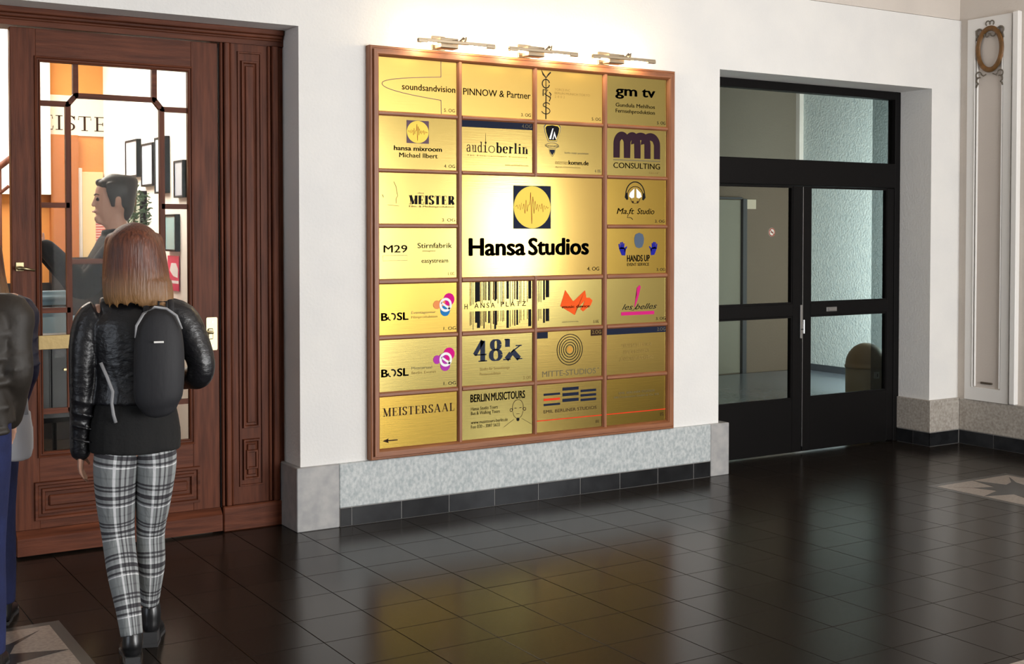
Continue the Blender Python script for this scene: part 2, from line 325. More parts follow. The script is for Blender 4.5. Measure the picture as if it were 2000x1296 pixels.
# ---------------------------------------------------------------- sign printing tools
def txt_mesh(s, bold=0.0, space=1.0):
    c = bpy.data.curves.new('t', 'FONT'); c.body = s; c.size = 1; c.offset = bold; c.space_character = space
    c.resolution_u = 3; c.fill_mode = 'FRONT'
    o = bpy.data.objects.new('t', c); C.objects.link(o)
    dg = bpy.context.evaluated_depsgraph_get(); me = bpy.data.meshes.new_from_object(o.evaluated_get(dg))
    bpy.data.objects.remove(o); bpy.data.curves.remove(c); return me
_tc = {}
class Print:
    """flat print on a plate: u,v fractions of the plate; one mesh per (part name, ink)"""
    def __init__(s, par, x0, x1, z0, z1, y):
        s.p, s.x0, s.z0, s.W, s.H, s.y = par, x0, z0, x1-x0, z1-z0, y; s.g = {}
    def P(s, u, v, l=0): return (s.x0 + u*s.W, s.y - 0.0008 - l*0.0004, s.z0 + v*s.H)
    def mb(s, name, ink): return s.g.setdefault((name, ink), MB())
    def poly(s, name, ink, pts, l=0):
        bm = s.mb(name, ink).bm; vs = [bm.verts.new(s.P(u, v, l)) for u, v in pts]
        f = bm.faces.new(vs)
        if len(vs) > 4: bmesh.ops.triangulate(bm, faces=[f])
    def rect(s, name, ink, u0, u1, v0, v1, l=0): s.poly(name, ink, [(u0, v0), (u1, v0), (u1, v1), (u0, v1)], l)
    def disc(s, name, ink, u, v, r, l=0, sq=1, n=24):           # r as a fraction of plate height
        k_ = s.H/s.W
        s.poly(name, ink, [(u + r*sq*k_*math.cos(2*PI*k/n), v + r*math.sin(2*PI*k/n)) for k in range(n)], l)
    def stroke(s, name, ink, pts, w_, l=0):                      # width fraction of height; pts (u,v)
        k_ = s.H/s.W; P2 = [Vector((u/k_, v)) for u, v in pts]; mb = s.mb(name, ink); L = []; R = []
        ws = w_ if isinstance(w_, (list, tuple)) else [w_]*len(P2)
        for i, p in enumerate(P2):
            t = P2[min(i+1, len(P2)-1)] - P2[max(i-1, 0)]
            if t.length < 1e-9: t = Vector((1, 0))
            t.normalize(); nrm = Vector((-t.y, t.x))*ws[i]/2
            L.append(p+nrm); R.append(p-nrm)
        for i in range(len(P2)-1): mb.quad(*[s.P(q.x*k_, q.y, l) for q in (L[i], L[i+1], R[i+1], R[i])])
    def ring(s, name, ink, u, v, r, w_, l=0, a0=0, a1=2*PI, sq=1):
        k_ = s.H/s.W
        s.stroke(name, ink, [(u + r*sq*k_*math.cos(a0+(a1-a0)*k/28), v + r*math.sin(a0+(a1-a0)*k/28)) for k in range(29)], w_, l)
    def text(s, t, u0, u1, v, h, ink='black', bold=0.0, name='lettering', space=1.0, l=0, slant=0):
        """t set between u0 and u1, baseline v, cap height h (fractions of the plate height)"""
        key = (t, space)
        if key not in _tc: _tc[key] = txt_mesh(t, 0, space)
        me = _tc[key]; xs = [q.co.x for q in me.vertices]; a, b_ = min(xs), max(xs)
        bm = s.mb(name, ink).bm; B = bold*0.9
        sh = [(0, 0)] if B < 0.003 else [(-B, 0), (B, 0), (0, B*0.6), (0, -B*0.6), (-B*0.7, B*0.4), (B*0.7, -B*0.4), (-B*0.7, -B*0.4), (B*0.7, B*0.4)]
        for dx, dy in sh:
            vs = [bm.verts.new(s.P(u0 + (q.co.x + dx + slant*q.co.y - a)/(b_-a)*(u1-u0), v + (q.co.y + dy)/0.69*h, l)) for q in me.vertices]
            for f in me.polygons:
                try: bm.faces.new([vs[i] for i in f.vertices])
                except ValueError: pass
    def didone(s, t, u0, u1, v, h, ink='black', thick=0.17, thin=0.035, serif=True, name='lettering', slant=0):
        thin = max(thin, 0.055)
        wtot = sum(GL[c][0] for c in t) + 0.12*(len(t)-1); sc_ = (u1-u0)/wtot; x = u0; k_ = s.H/s.W
        for c in t:
            wd, strokes = GL[c]
            for wt, pts in strokes:
                P2 = [(x + (a + slant*b_)*sc_, v + b_*h) for a, b_ in pts]; ws = []
                for i in range(len(pts)):
                    p, q = P2[max(i-1, 0)], P2[min(i+1, len(pts)-1)]
                    dx, dy = abs(q[0]-p[0])/k_, abs(q[1]-p[1])
                    if wt == 'T': ws.append(thick*h)
                    elif wt == 't': ws.append(thin*h)
                    elif wt == 's': ws.append(thin*h if serif else 0.001)
                    else: ws.append((thin + (thick-thin)*(dy/math.hypot(dx, dy+1e-9))**1.5)*h)
                s.stroke(name, ink, P2, ws)
            x += (wd+0.12)*sc_
    def done(s):
        for (name, ink), mb in s.g.items():
            mb.build(name, 'ink_' + ink, s.p, fix=False)
def A_(cx, cy, rx, ry, a0, a1, n=14): return [(cx + rx*math.cos(math.radians(a0+(a1-a0)*k/n)), cy + ry*math.sin(math.radians(a0+(a1-a0)*k/n))) for k in range(n+1)]
SF = lambda x, y, w_=0.3: ('s', [(x-w_/2, y), (x+w_/2, y)])
GL = {
 'M': (1.0, [('t', [(0.15, 0), (0.15, 1)]), ('T', [(0.17, 1), (0.5, 0.02)]), ('t', [(0.5, 0.02), (0.83, 1)]), ('T', [(0.85, 0), (0.85, 1)]), SF(0.15, 0.02), SF(0.85, 0.02, 0.34), SF(0.1, 0.98, 0.25), SF(0.9, 0.98, 0.25)]),
 'E': (0.7, [('T', [(0.2, 0), (0.2, 1)]), ('t', [(0.04, 0.98), (0.64, 0.98), (0.66, 0.75)]), ('t', [(0.04, 0.02), (0.66, 0.02), (0.69, 0.27)]), ('t', [(0.2, 0.5), (0.5, 0.5)]), ('t', [(0.5, 0.38), (0.5, 0.62)])]),
 'I': (0.38, [('T', [(0.19, 0), (0.19, 1)]), SF(0.19, 0.02, 0.38), SF(0.19, 0.98, 0.38)]),
 'S': (0.58, [('c', A_(0.3, 0.75, 0.21, 0.24, 20, 200) + [(0.16, 0.6), (0.3, 0.5), (0.42, 0.42)] + A_(0.28, 0.25, 0.21, 0.24, 30, -160)), ('t', [(0.52, 0.72), (0.52, 1)]), ('t', [(0.05, 0), (0.05, 0.28)])]),
 'T': (0.74, [('T', [(0.37, 0), (0.37, 1)]), ('t', [(0.03, 0.74), (0.04, 0.98), (0.70, 0.98), (0.71, 0.74)]), SF(0.37, 0.02, 0.36)]),
 'R': (0.82, [('T', [(0.2, 0), (0.2, 1)]), ('t', [(0.04, 0.98), (0.4, 0.98)]), ('c', A_(0.38, 0.74, 0.22, 0.24, 90, -90)), ('t', [(0.2, 0.5), (0.4, 0.5)]), ('T', [(0.42, 0.5), (0.68, 0.02)]), SF(0.2, 0.02, 0.36), SF(0.72, 0.02, 0.2)]),
 'A': (0.88, [('t', [(0.12, 0), (0.43, 1)]), ('T', [(0.43, 1), (0.74, 0)]), ('t', [(0.22, 0.33), (0.62, 0.33)]), SF(0.12, 0.02, 0.24), SF(0.74, 0.02, 0.28)]),
 'L': (0.68, [('T', [(0.2, 0), (0.2, 1)]), ('t', [(0.04, 0.02), (0.62, 0.02), (0.66, 0.3)]), SF(0.2, 0.98, 0.36)]),
 'a': (0.5, [('c', A_(0.22, 0.5, 0.16, 0.18, 170, 0) + [(0.38, 0.05)]), ('t', [(0.38, 0.05), (0.46, 0.02)]), ('c', [(0.38, 0.42)] + A_(0.2, 0.2, 0.15, 0.19, 80, 300) + [(0.38, 0.12)])]),
 'u': (0.58, [('T', [(0.14, 0.66), (0.14, 0.2)]), ('t', A_(0.27, 0.18, 0.14, 0.16, 180, 350)), ('T', [(0.43, 0.66), (0.43, 0)]), SF(0.08, 0.66, 0.16), SF(0.37, 0.66, 0.16), SF(0.48, 0.02, 0.14)]),
 'd': (0.56, [('T', [(0.42, 1.02), (0.42, 0)]), ('c', A_(0.24, 0.33, 0.19, 0.32, 40, 320)), SF(0.36, 1.0, 0.14), SF(0.48, 0.02, 0.14)]),
 'b': (0.56, [('T', [(0.13, 1.02), (0.13, 0)]), ('c', A_(0.3, 0.33, 0.19, 0.32, 150, -150)), SF(0.08, 1.0, 0.16)]),
 'i': (0.3, [('T', [(0.15, 0.66), (0.15, 0)]), SF(0.15, 0.02), SF(0.1, 0.66, 0.16), ('T', [(0.15, 0.82), (0.15, 0.96)])]),
 'j': (0.3, [('T', [(0.15, 0.66), (0.15, 0)]), SF(0.15, 0.02), SF(0.1, 0.66, 0.16)]),
 'l': (0.3, [('T', [(0.15, 1.02), (0.15, 0)]), SF(0.15, 0.02), SF(0.1, 1.0, 0.16)]),
 'o': (0.52, [('c', A_(0.26, 0.33, 0.2, 0.32, 0, 360, 24))]),
 'e': (0.48, [('t', [(0.07, 0.36), (0.43, 0.36)]), ('c', A_(0.25, 0.33, 0.19, 0.32, 8, 315, 22))]),
 'r': (0.42, [('T', [(0.14, 0.66), (0.14, 0)]), ('t', [(0.16, 0.45), (0.26, 0.62), (0.34, 0.62)]), ('T', [(0.34, 0.5), (0.34, 0.62)]), SF(0.14, 0.02), SF(0.09, 0.66, 0.16)]),
 'n': (0.6, [('T', [(0.14, 0.66), (0.14, 0)]), ('t', A_(0.3, 0.48, 0.15, 0.16, 180, 20)), ('T', [(0.45, 0.5), (0.45, 0)]), SF(0.14, 0.02), SF(0.45, 0.02), SF(0.09, 0.66, 0.16)]),
 '4': (0.62, [('T', [(0.42, 0), (0.42, 0.98)]), ('c', [(0.42, 0.98), (0.04, 0.32)]), ('t', [(0.03, 0.32), (0.6, 0.32)]), SF(0.42, 0.02, 0.4)]),
 '8': (0.6, [('c', A_(0.3, 0.75, 0.17, 0.23, 0, 360, 24)), ('c', A_(0.3, 0.26, 0.22, 0.25, 0, 360, 24))]),
 'k': (0.72, [('T', [(0.16, 1.0), (0.16, 0.62)]), ('t', [(0.04, 0.98), (0.2, 0.98)]), ('t', [(0.3, 0.35), (0.66, 0.66)]), ('T', [(0.34, 0.42), (0.62, 0.02)]), ('T', [(0.3, 0.3), (0.12, 0.02)]), SF(0.6, 0.66, 0.24), SF(0.14, 0.02, 0.3), SF(0.62, 0.02, 0.24)]),
}

# ---------------------------------------------------------------- directory board
bd = empty('directory_board', (3.0, 0, 0.3), label='large wooden directory board of brass company plates on the white wall', cat='sign board')
def bch(o): o.parent = bd; o.location = (-3.0, 0, -0.3); return o
BX0, BX1, BZ0, BZ1, BY = 3.058, 5.262, 0.359, 2.703, -0.062
prof = [(0, 0.0), (0, -0.045), (0.006, -0.050), (0.012, -0.050), (0.014, -0.044), (0.018, -0.044), (0.022, BY), (0.046, BY), (0.054, -0.052), (0.060, -0.036), (0.060, -0.018)]
for sd, nm, m in (('l', 'frame_stile', 'oak_v'), ('r', 'frame_stile', 'oak_v'), ('t', 'frame_rail', 'oak_h'), ('b', 'frame_rail', 'oak_h')):
    bch(MB().sweep_rect(BX0, BX1, BZ0, BZ1, prof, sd).build(nm, m))
bch(MB().box(BX0+0.02, BX1-0.02, -0.020, -0.001, BZ0+0.02, BZ1-0.02).build('backing_board', 'oak_h'))
cols = [(3.116, 3.627), (3.659, 4.158), (4.188, 4.684), (4.718, 5.206)]
rows = [(2.339, 2.646), (2.014, 2.312), (1.701, 1.990), (1.386, 1.675), (1.066, 1.355), (0.742, 1.037), (0.417, 0.712)]
def hbar(x0, x1, z0, z1): bch(MB().prism([(-0.019, z0), (-0.036, z0), (-0.046, z0+0.008), (-0.046, z1-0.008), (-0.036, z1), (-0.019, z1)], x0, x1, 'x').build('cross_bar', 'oak_h'))
def vbar(x0, x1, z0, z1): bch(MB().prism([(x0, -0.019), (x0, -0.038), (x0+0.008, -0.050), (x1-0.008, -0.050), (x1, -0.038), (x1, -0.019)], z0, z1, 'z').build('upright_bar', 'oak_v'))
vbar(cols[0][1], cols[1][0], BZ0+0.05, BZ1-0.05); vbar(cols[2][1], cols[3][0], BZ0+0.05, BZ1-0.05)
vbar(cols[1][1], cols[2][0], rows[2][1], BZ1-0.05); vbar(cols[1][1], cols[2][0], BZ0+0.05, rows[3][0])
for k in range(6):
    z0, z1 = rows[k+1][1], rows[k][0]
    hbar(BX0+0.05, cols[0][1], z0, z1); hbar(cols[2][1]+0.034, BX1-0.05, z0, z1)
    if k != 2: hbar(cols[1][0], cols[2][1], z0, z1)
def plate(c0, c1, r0, r1, m, label, tilt=(0, 0)):
    x0, x1, z0, z1 = cols[c0][0]-0.003, cols[c1][1]+0.003, rows[r1][0]-0.003, rows[r0][1]+0.003
    o = bch(MB().box(x0, x1, -0.033, -0.0215, z0, z1, 0.001).build('brass_plate', m)); tag(o, label)
    return Print(o, x0, x1, z0, z1, -0.0331)
def og(p, s, u=0.83, u1=0.97, ink='black', v=0.055): p.text(s, u, u1, v, 0.062, ink, 0.002, 'floor_number')
def wave_logo(p, u0, u1, v0, v1, sq='navy', wv='red'):
    p.rect('logo_square', sq, u0, u1, v0, v1); k_ = p.H/p.W
    uc, vc, r = (u0+u1)/2, (v0+v1)/2, (v1-v0)/2*0.98
    p.disc('logo_disc', 'gold', uc, vc, r, 1, (u1-u0)/2/k_/((v1-v0)/2), 40)
    hs = [.02, .1, -.08, .12, -.14, .2, -.1, .16, -.3, .34, -.2, .12, .1, .7, -.78, .5, -.3, .3, -.12, .16, -.2, .12, -.08, .18, -.22, .1, -.1, .06, -.04, 0]
    pts = [(uc + (i/(len(hs)-1)-0.5)*1.75*(u1-u0)/2, vc + h*r) for i, h in enumerate(hs)]
    p.stroke('logo_wave', wv, pts, 0.006 if p.H > 0.5 else 0.009, 2)
# row 1
p = plate(0, 0, 0, 0, 'brass5', 'brass plate with a thin curved line and black lettering')
cv = [(0.79, 1.0), (0.79, 0.70)] + [(0.79 - 0.735*math.sqrt(max(0, 1-((t_)/10)**2)) if 0 else 0.055 + 0.735*(abs(t_)/10)**2.2, 0.505 + (0.19 if t_ < 0 else 0.24)*(-t_)/10) for t_ in range(-10, 11)] + [(0.79, 0.265), (0.795, 0)]
p.stroke('curved_line', 'lilac', cv, 0.012)
p.text('soundsandvision', 0.30, 0.975, 0.42, 0.115, 'black', 0.012); og(p, '5. OG'); p.done()
p = plate(1, 1, 0, 0, 'brass5', 'brass plate with one line of purple grey lettering')
p.text('PINNOW & Partner', 0.03, 0.965, 0.40, 0.125, 'lilac', 0.006); og(p, '3. OG'); p.done()
p = plate(2, 2, 0, 0, 'brass5', 'brass plate with a vertical brush drawn black emblem')
p.stroke('emblem', 'black', [(0.14, 0.84), (0.142, 0.5), (0.14, 0.03)], [0.014, 0.02, 0.026])
p.stroke('emblem', 'black', [(0.075, 0.98), (0.10, 0.90), (0.14, 0.84)], [0.008, 0.035, 0.02]); p.stroke('emblem', 'black', [(0.21, 0.95), (0.175, 0.90), (0.14, 0.83)], [0.03, 0.03, 0.012])
p.ring('emblem', 'black', 0.14, 0.72, 0.085, 0.022, 0, 0.2, 2*PI-0.2)
p.stroke('emblem', 'black', [(0.10, 0.48), (0.10, 0.60), (0.17, 0.60), (0.12, 0.52), (0.20, 0.46), (0.215, 0.52), (0.19, 0.56)], 0.024)
p.stroke('emblem', 'black', [(0.19, 0.38), (0.21, 0.46)], 0.02)
p.stroke('emblem', 'black', A_(0.15, 0.30, 0.05, 0.05, 20, 200) + A_(0.14, 0.19, 0.06, 0.06, 60, -170), 0.018)
for i, t_ in enumerate(['YORCS INC', 'BERLIN MUNICH TOKYO', '2 0 0 2']): p.text(t_, 0.27, (0.50, 0.80, 0.42)[i], 0.60-0.07*i, 0.045, 'faint', 0.0)
og(p, '5. OG'); p.done()
p = plate(3, 3, 0, 0, 'brass3', 'brass plate at the upper right corner with heavy black initials')
p.text('gm', 0.15, 0.49, 0.60, 0.20, 'black', 0.028); p.text('tv', 0.58, 0.79, 0.60, 0.20, 'black', 0.028)
p.text('Gundula Mehlhos', 0.15, 0.79, 0.37, 0.075, 'brown', 0.006); p.text('Fernsehproduktion', 0.15, 0.79, 0.25, 0.075, 'brown', 0.006); og(p, '5. OG'); p.done()
# row 2
p = plate(0, 0, 1, 1, 'brass2', 'brass plate with a small purple wave emblem above black lettering')
wave_logo(p, 0.355, 0.635, 0.50, 0.93, 'lilac', 'red'); p.text('hansa mixroom', 0.20, 0.80, 0.36, 0.085, 'black', 0.028); p.text('Michael Ilbert', 0.265, 0.745, 0.23, 0.085, 'brown', 0.014); og(p, '4. OG'); p.done()
p = plate(1, 1, 1, 1, 'brass2', 'brass plate with a navy top band and serif lettering with a spire')
p.rect('navy_band', 'navy', 0, 1, 0.86, 1.0); p.text('4.OG', 0.84, 0.98, 0.895, 0.075, 'grey', 0, 'floor_number', l=1)
p.didone('aud', 0.075, 0.29, 0.38, 0.20, 'brown', 0.10, 0.03); p.didone('j', 0.30, 0.36, 0.38, 0.20, 'brown', 0.14, 0.03); p.didone('o', 0.365, 0.47, 0.38, 0.20, 'brown', 0.08, 0.03)
p.didone('berlin', 0.48, 0.93, 0.38, 0.20, 'black', 0.2, 0.04)
p.stroke('spire', 'brown', [(0.335, 0.50), (0.335, 0.76)], [0.012, 0.003]); p.disc('spire', 'brown', 0.335, 0.57, 0.02)
p.text('The Entertainment Company', 0.08, 0.92, 0.30, 0.03, 'faint', 0, space=1.2); p.text('www.audioberlin.com', 0.60, 0.93, 0.13, 0.04, 'faint'); p.done()
p = plate(2, 2, 1, 1, 'brass2', 'brass plate with a black plectrum shaped crest at its upper left')
def pick(r, l, ink, c=(0.235, 0.80)):
    q = [(-1, 0.75), (-0.8, 1), (0, 1.1), (0.8, 1), (1, 0.75), (0.9, 0.2), (0.5, -0.75), (-0.5, -0.75), (-0.9, 0.2)]
    p.poly('crest', ink, [(c[0]+a*r*0.62, c[1]+b_*r) for a, b_ in q], l)
pick(0.20, 0, 'steelblue'); pick(0.185, 1, 'gold'); pick(0.165, 2, 'black')
p.poly('crest', 'white', [(0.185, 0.70), (0.235, 0.92), (0.25, 0.92), (0.215, 0.70)], 3); p.poly('crest', 'white', [(0.235, 0.70), (0.265, 0.86), (0.295, 0.72), (0.285, 0.70), (0.262, 0.78), (0.25, 0.70)], 3)
p.ring('crest', 'grey', 0.235, 0.57, 0.055, 0.012, 1, sq=2.7); p.text('locstatic', 0.13, 0.34, 0.545, 0.05, 'grey', l=1)
p.poly('crest', 'navy', [(0.20, 0.49), (0.27, 0.49), (0.265, 0.44), (0.235, 0.38), (0.205, 0.44)], 1)
p.stroke('crest', 'grey', [(0.19, 0.50), (0.20, 0.42), (0.235, 0.35), (0.27, 0.42), (0.28, 0.50)], 0.012)
p.text('berlin music promotion', 0.42, 0.78, 0.42, 0.04, 'grey'); p.text('internet', 0.28, 0.47, 0.20, 0.085, 'faint'); p.text('komm.de', 0.48, 0.78, 0.20, 0.085, 'black', 0.03)
p.text('digital communications', 0.28, 0.66, 0.13, 0.03, 'faint'); og(p, '4. OG', 0.88, 0.97, 'grey'); p.done()
p = plate(3, 3, 1, 1, 'brass3', 'brass plate with a big dark purple arched monogram')
def arch(u0, u1, v0, v1, leg, left=True, l=0):
    uc, ro = (u0+u1)/2, (u1-u0)/2; vr = v1 - 0.26
    o_ = [(u1, v0), (u1, vr)] + A_(uc, vr, ro, v1-vr, 0, 180, 16)[1:] + ([(u0, v0), (u0+leg, v0)] if left else [])
    ri = ro-leg
    inn = A_(uc, vr-0.02, ri, 0.12, 180, 0, 12) if left else A_(uc, vr-0.02, ri, 0.12, 150, 0, 12)
    p.poly('monogram', 'purple', o_ + inn + [(u1-leg, v0)], l)
arch(0.115, 0.385, 0.38, 0.93, 0.10); arch(0.285, 0.555, 0.38, 0.93, 0.10, l=0.2); arch(0.40, 0.72, 0.38, 0.93, 0.10, False, 0.4); arch(0.56, 0.88, 0.38, 0.93, 0.10, False, 0.6)
p.rect('rule', 'grey', 0.115, 0.88, 0.325, 0.345); p.text('CONSULTING', 0.115, 0.88, 0.165, 0.115, 'brown', 0.004); p.text('GROUP', 0.70, 0.87, 0.06, 0.045, 'faint'); p.done()
# rows 3-4
p = plate(0, 0, 2, 2, 'brass2', 'brass plate with heavy serif black name and a thin ink scribble')
p.didone('MEISTER', 0.385, 0.965, 0.39, 0.17, 'black', 0.34, 0.05); p.text('Film- & Medienproduktion', 0.385, 0.96, 0.33, 0.035, 'brown', 0.004); p.text('das', 0.49, 0.57, 0.595, 0.03, 'grey')
p.stroke('scribble', 'brown', [(0.195, 0.82), (0.225, 0.72), (0.235, 0.6), (0.245, 0.55), (0.225, 0.5), (0.225, 0.4)], 0.008); p.stroke('scribble', 'brown', [(0.055, 0.57), (0.07, 0.51)], 0.01); p.stroke('scribble', 'faint', [(0.12, 0.37), (0.26, 0.35)], 0.008)
og(p, '3. OG', 0.80); p.done()
p = plate(0, 0, 3, 3, 'brass3', 'brass plate with grey lettering in two columns')
p.text('M29', 0.07, 0.36, 0.52, 0.14, 'grey', 0.012); p.text('Stirnfabrik', 0.49, 0.93, 0.60, 0.10, 'grey', 0.004); p.text('easystream', 0.54, 0.88, 0.31, 0.085, 'grey', 0.004)
p.text('eventagentur', 0.55, 0.72, 0.53, 0.03, 'faint'); p.stroke('box_rule', 'grey', [(0.06, 0.46), (0.36, 0.46), (0.36, 0.36), (0.06, 0.36), (0.06, 0.46)], 0.006); og(p, '1. OG', 0.88, 0.96, 'faint'); p.done()
p = plate(1, 2, 2, 3, 'brass0', 'largest brass plate at the centre with a blue square wave emblem')
wave_logo(p, 0.352, 0.617, 0.475, 0.905, 'navy', 'red'); p.text('Hansa', 0.055, 0.432, 0.215, 0.165, 'black', 0.045); p.text('Studios', 0.462, 0.892, 0.215, 0.165, 'black', 0.045)
p.text('4. OG', 0.885, 0.975, 0.045, 0.038, 'brown', 0.004, 'floor_number'); p.done()
p = plate(3, 3, 2, 2, 'brass4', 'brass plate with a headphone drawing above script lettering')
p.ring('headphone', 'black', 0.47, 0.66, 0.28, 0.024, 0, -0.3, PI+0.3, sq=0.92); p.ring('headphone', 'black', 0.47, 0.62, 0.22, 0.014, 0, 0.1, PI-0.1)
for sg in (-1, 1): p.poly('headphone', 'black', [(0.47+sg*0.155, 0.72), (0.47+sg*0.125, 0.68), (0.47+sg*0.115, 0.56), (0.47+sg*0.135, 0.54), (0.47+sg*0.17, 0.60)], 1)
for sg in (-1, 1): p.poly('mask', 'white', [(0.47+sg*0.015, 0.80), (0.47+sg*0.09, 0.70), (0.47+sg*0.105, 0.62), (0.47+sg*0.06, 0.58), (0.47+sg*0.02, 0.60)], 1); p.disc('mask', 'brown', 0.47+sg*0.04, 0.50, 0.025, 1)
p.ring('mask', 'brown', 0.47, 0.60, 0.13, 0.010, 1, PI*1.05, PI*1.95)
p.text('Ma.ft', 0.17, 0.44, 0.24, 0.125, 'black', 0.004, slant=0.25); p.text('Studio', 0.50, 0.78, 0.24, 0.125, 'black', 0.004, slant=0.25); p.stroke('lettering', 'black', [(0.36, 0.24), (0.34, 0.16), (0.40, 0.16), (0.43, 0.12)], 0.014); og(p, '3. OG', 0.80, 0.96); p.done()
p = plate(3, 3, 3, 3, 'brass4', 'brass plate with two raised blue hands beside a grey head')
p.poly('head_emblem', 'steelblue', [(0.535+a*0.085, 0.73+b_*0.17) for a, b_ in [(-0.7, 0.8), (0, 1), (0.7, 0.8), (0.95, 0.3), (0.9, -0.3), (0.6, -0.85), (0, -1), (-0.6, -0.85), (-0.9, -0.3), (-0.95, 0.3)]])
for sg, uc in ((-1, 0.265), (1, 0.775)):
    H_ = lambda a, b_: (uc + sg*a*0.07, 0.545 + b_*0.14)
    p.poly('raised_hand', 'blue', [H_(-0.6, -1), H_(0.2, -0.95), H_(0.75, 0), H_(0.5, 0.35), H_(-0.4, 0.2), H_(-0.75, -0.1)])
    p.poly('raised_hand', 'blue', [H_(-0.5, -0.6), H_(-0.75, -0.1), H_(-1.1, 0.35), H_(-0.95, 0.45), H_(-0.4, 0.1)])
    for a, b_ in ((-0.3, 0.9), (0.05, 1.1), (0.42, 1.05), (0.8, 0.8)): p.stroke('raised_hand', 'blue', [H_(a*0.8, 0), H_(a, b_)], 0.034)
p.text('HANDS UP', 0.34, 0.71, 0.275, 0.135, 'slate', 0.035); p.text('EVENT SERVICE', 0.34, 0.70, 0.175, 0.065, 'lilac', 0.01); og(p, '3. OG'); p.done()
# row 5
def bosl(p, a, b_, c):
    p.text('B', 0.04, 0.115, 0.29, 0.145, 'black', 0.035); p.text('SL', 0.235, 0.37, 0.29, 0.145, 'black', 0.035)
    p.ring('lettering', 'black', 0.175, 0.36, 0.06, 0.03, 0, -1.2, 2.0); p.ring('lettering', 'black', 0.15, 0.34, 0.045, 0.022, 0, 2.6, 4.8)
    p.disc('ring_emblem', a, 0.89, 0.66, 0.125); p.disc('ring_emblem', b_, 0.84, 0.44, 0.11, 1); p.disc('ring_emblem', c, 0.735, 0.56, 0.085, 2)
    p.disc('ring_emblem', 'amber' if c == 'amber' else 'violet', 0.80, 0.60, 0.07, 3); p.ring('ring_emblem', 'white', 0.845, 0.555, 0.115, 0.05, 4); p.stroke('ring_emblem', 'white', [(0.79, 0.60), (0.90, 0.47)], 0.04, 4)
p = plate(0, 0, 4, 4, 'brass4', 'brass plate with ring emblem in pink, orange and blue')
bosl(p, 'magenta', 'sky', 'amber'); p.text('Eventagentur', 0.41, 0.72, 0.40, 0.05, 'grey'); p.text('Filmproduktion', 0.41, 0.74, 0.31, 0.05, 'faint'); og(p, '1. OG', 0.82, 0.98); p.done()
bars = [(0.12, 1), (0.135, 1), (0.16, 1), (0.20, 3), (0.235, 5), (0.265, 1), (0.285, 1), (0.31, 2), (0.335, 2), (0.38, 3), (0.405, 1), (0.44, 2), (0.465, 3), (0.485, 2), (0.505, 1), (0.545, 1), (0.57, 1), (0.585, 1), (0.64, 4), (0.675, 1), (0.71, 1), (0.74, 2), (0.775, 3), (0.81, 1), (0.83, 1), (0.87, 1), (0.92, 1), (0.955, 5)]
def barcode(p, bars, seed, ink='brown'):
    rr = random.Random(seed)
    for u, k in bars:
        w_ = 0.0035*k if k < 3 else 0.0042*k
        p.rect('barcode', ink if k < 3 else 'black', u-w_, u+w_, (0.52 if k == 1 else 0.60)+rr.uniform(-0.02, 0.04), 1.0); p.rect('barcode', ink if k < 3 else 'black', u-w_, u+w_, rr.uniform(0.02, 0.2), 0.40)
p = plate(1, 1, 4, 4, 'brass2', 'brass plate filled by a tall black barcode split by lettering')
barcode(p, bars, 3); p.text('H', 0.045, 0.085, 0.455, 0.10, 'black', 0.004); p.text('ANSA', 0.18, 0.46, 0.465, 0.10, 'black', 0.004, space=1.5); p.text('PLATZ', 0.545, 0.90, 0.475, 0.10, 'black', 0.004, space=1.5); p.done()
p = plate(2, 2, 4, 4, 'brass3', 'brass plate with barcode end and a jagged orange emblem')
barcode(p, [(0.03, 1), (0.05, 1), (0.07, 1), (0.115, 3), (0.165, 6)], 5)
p.poly('jagged_emblem', 'orange', [(0.355, 0.44), (0.43, 0.78), (0.55, 0.53), (0.73, 0.76), (0.755, 0.58), (0.60, 0.36), (0.575, 0.24)])
p.poly('jagged_emblem', 'orange', [(0.43, 0.40), (0.55, 0.55), (0.60, 0.40), (0.575, 0.25)], 0.3)
p.poly('jagged_emblem', 'orange', [(0.70, 0.45), (0.745, 0.60), (0.80, 0.60), (0.845, 0.54), (0.82, 0.44), (0.70, 0.31), (0.66, 0.36)], 0.6)
p.text('music device', 0.385, 0.80, 0.395, 0.06, 'black', 0.02, l=2); p.text('www.device.de', 0.38, 0.63, 0.09, 0.03, 'grey'); og(p, '3. OG', 0.86, 0.94, 'brown'); p.done()
p = plate(3, 3, 4, 4, 'brass3', 'brass plate with a pink leg and pink underline')
p.poly('pink_leg', 'pink', [(0.50, 0.78), (0.545, 0.84), (0.565, 0.80), (0.545, 0.68), (0.52, 0.55), (0.47, 0.36), (0.46, 0.36), (0.475, 0.52), (0.495, 0.62)]); p.rect('pink_bar', 'pink', 0.245, 0.79, 0.185, 0.26)
p.text('les', 0.26, 0.41, 0.31, 0.12, 'black', 0.0, slant=0.45); p.text('belles', 0.47, 0.81, 0.31, 0.12, 'black', 0.0, slant=0.45); p.stroke('lettering', 'black', [(0.40, 0.31), (0.44, 0.29), (0.50, 0.37)], 0.01); og(p, '3. OG', 0.82, 0.98); p.done()
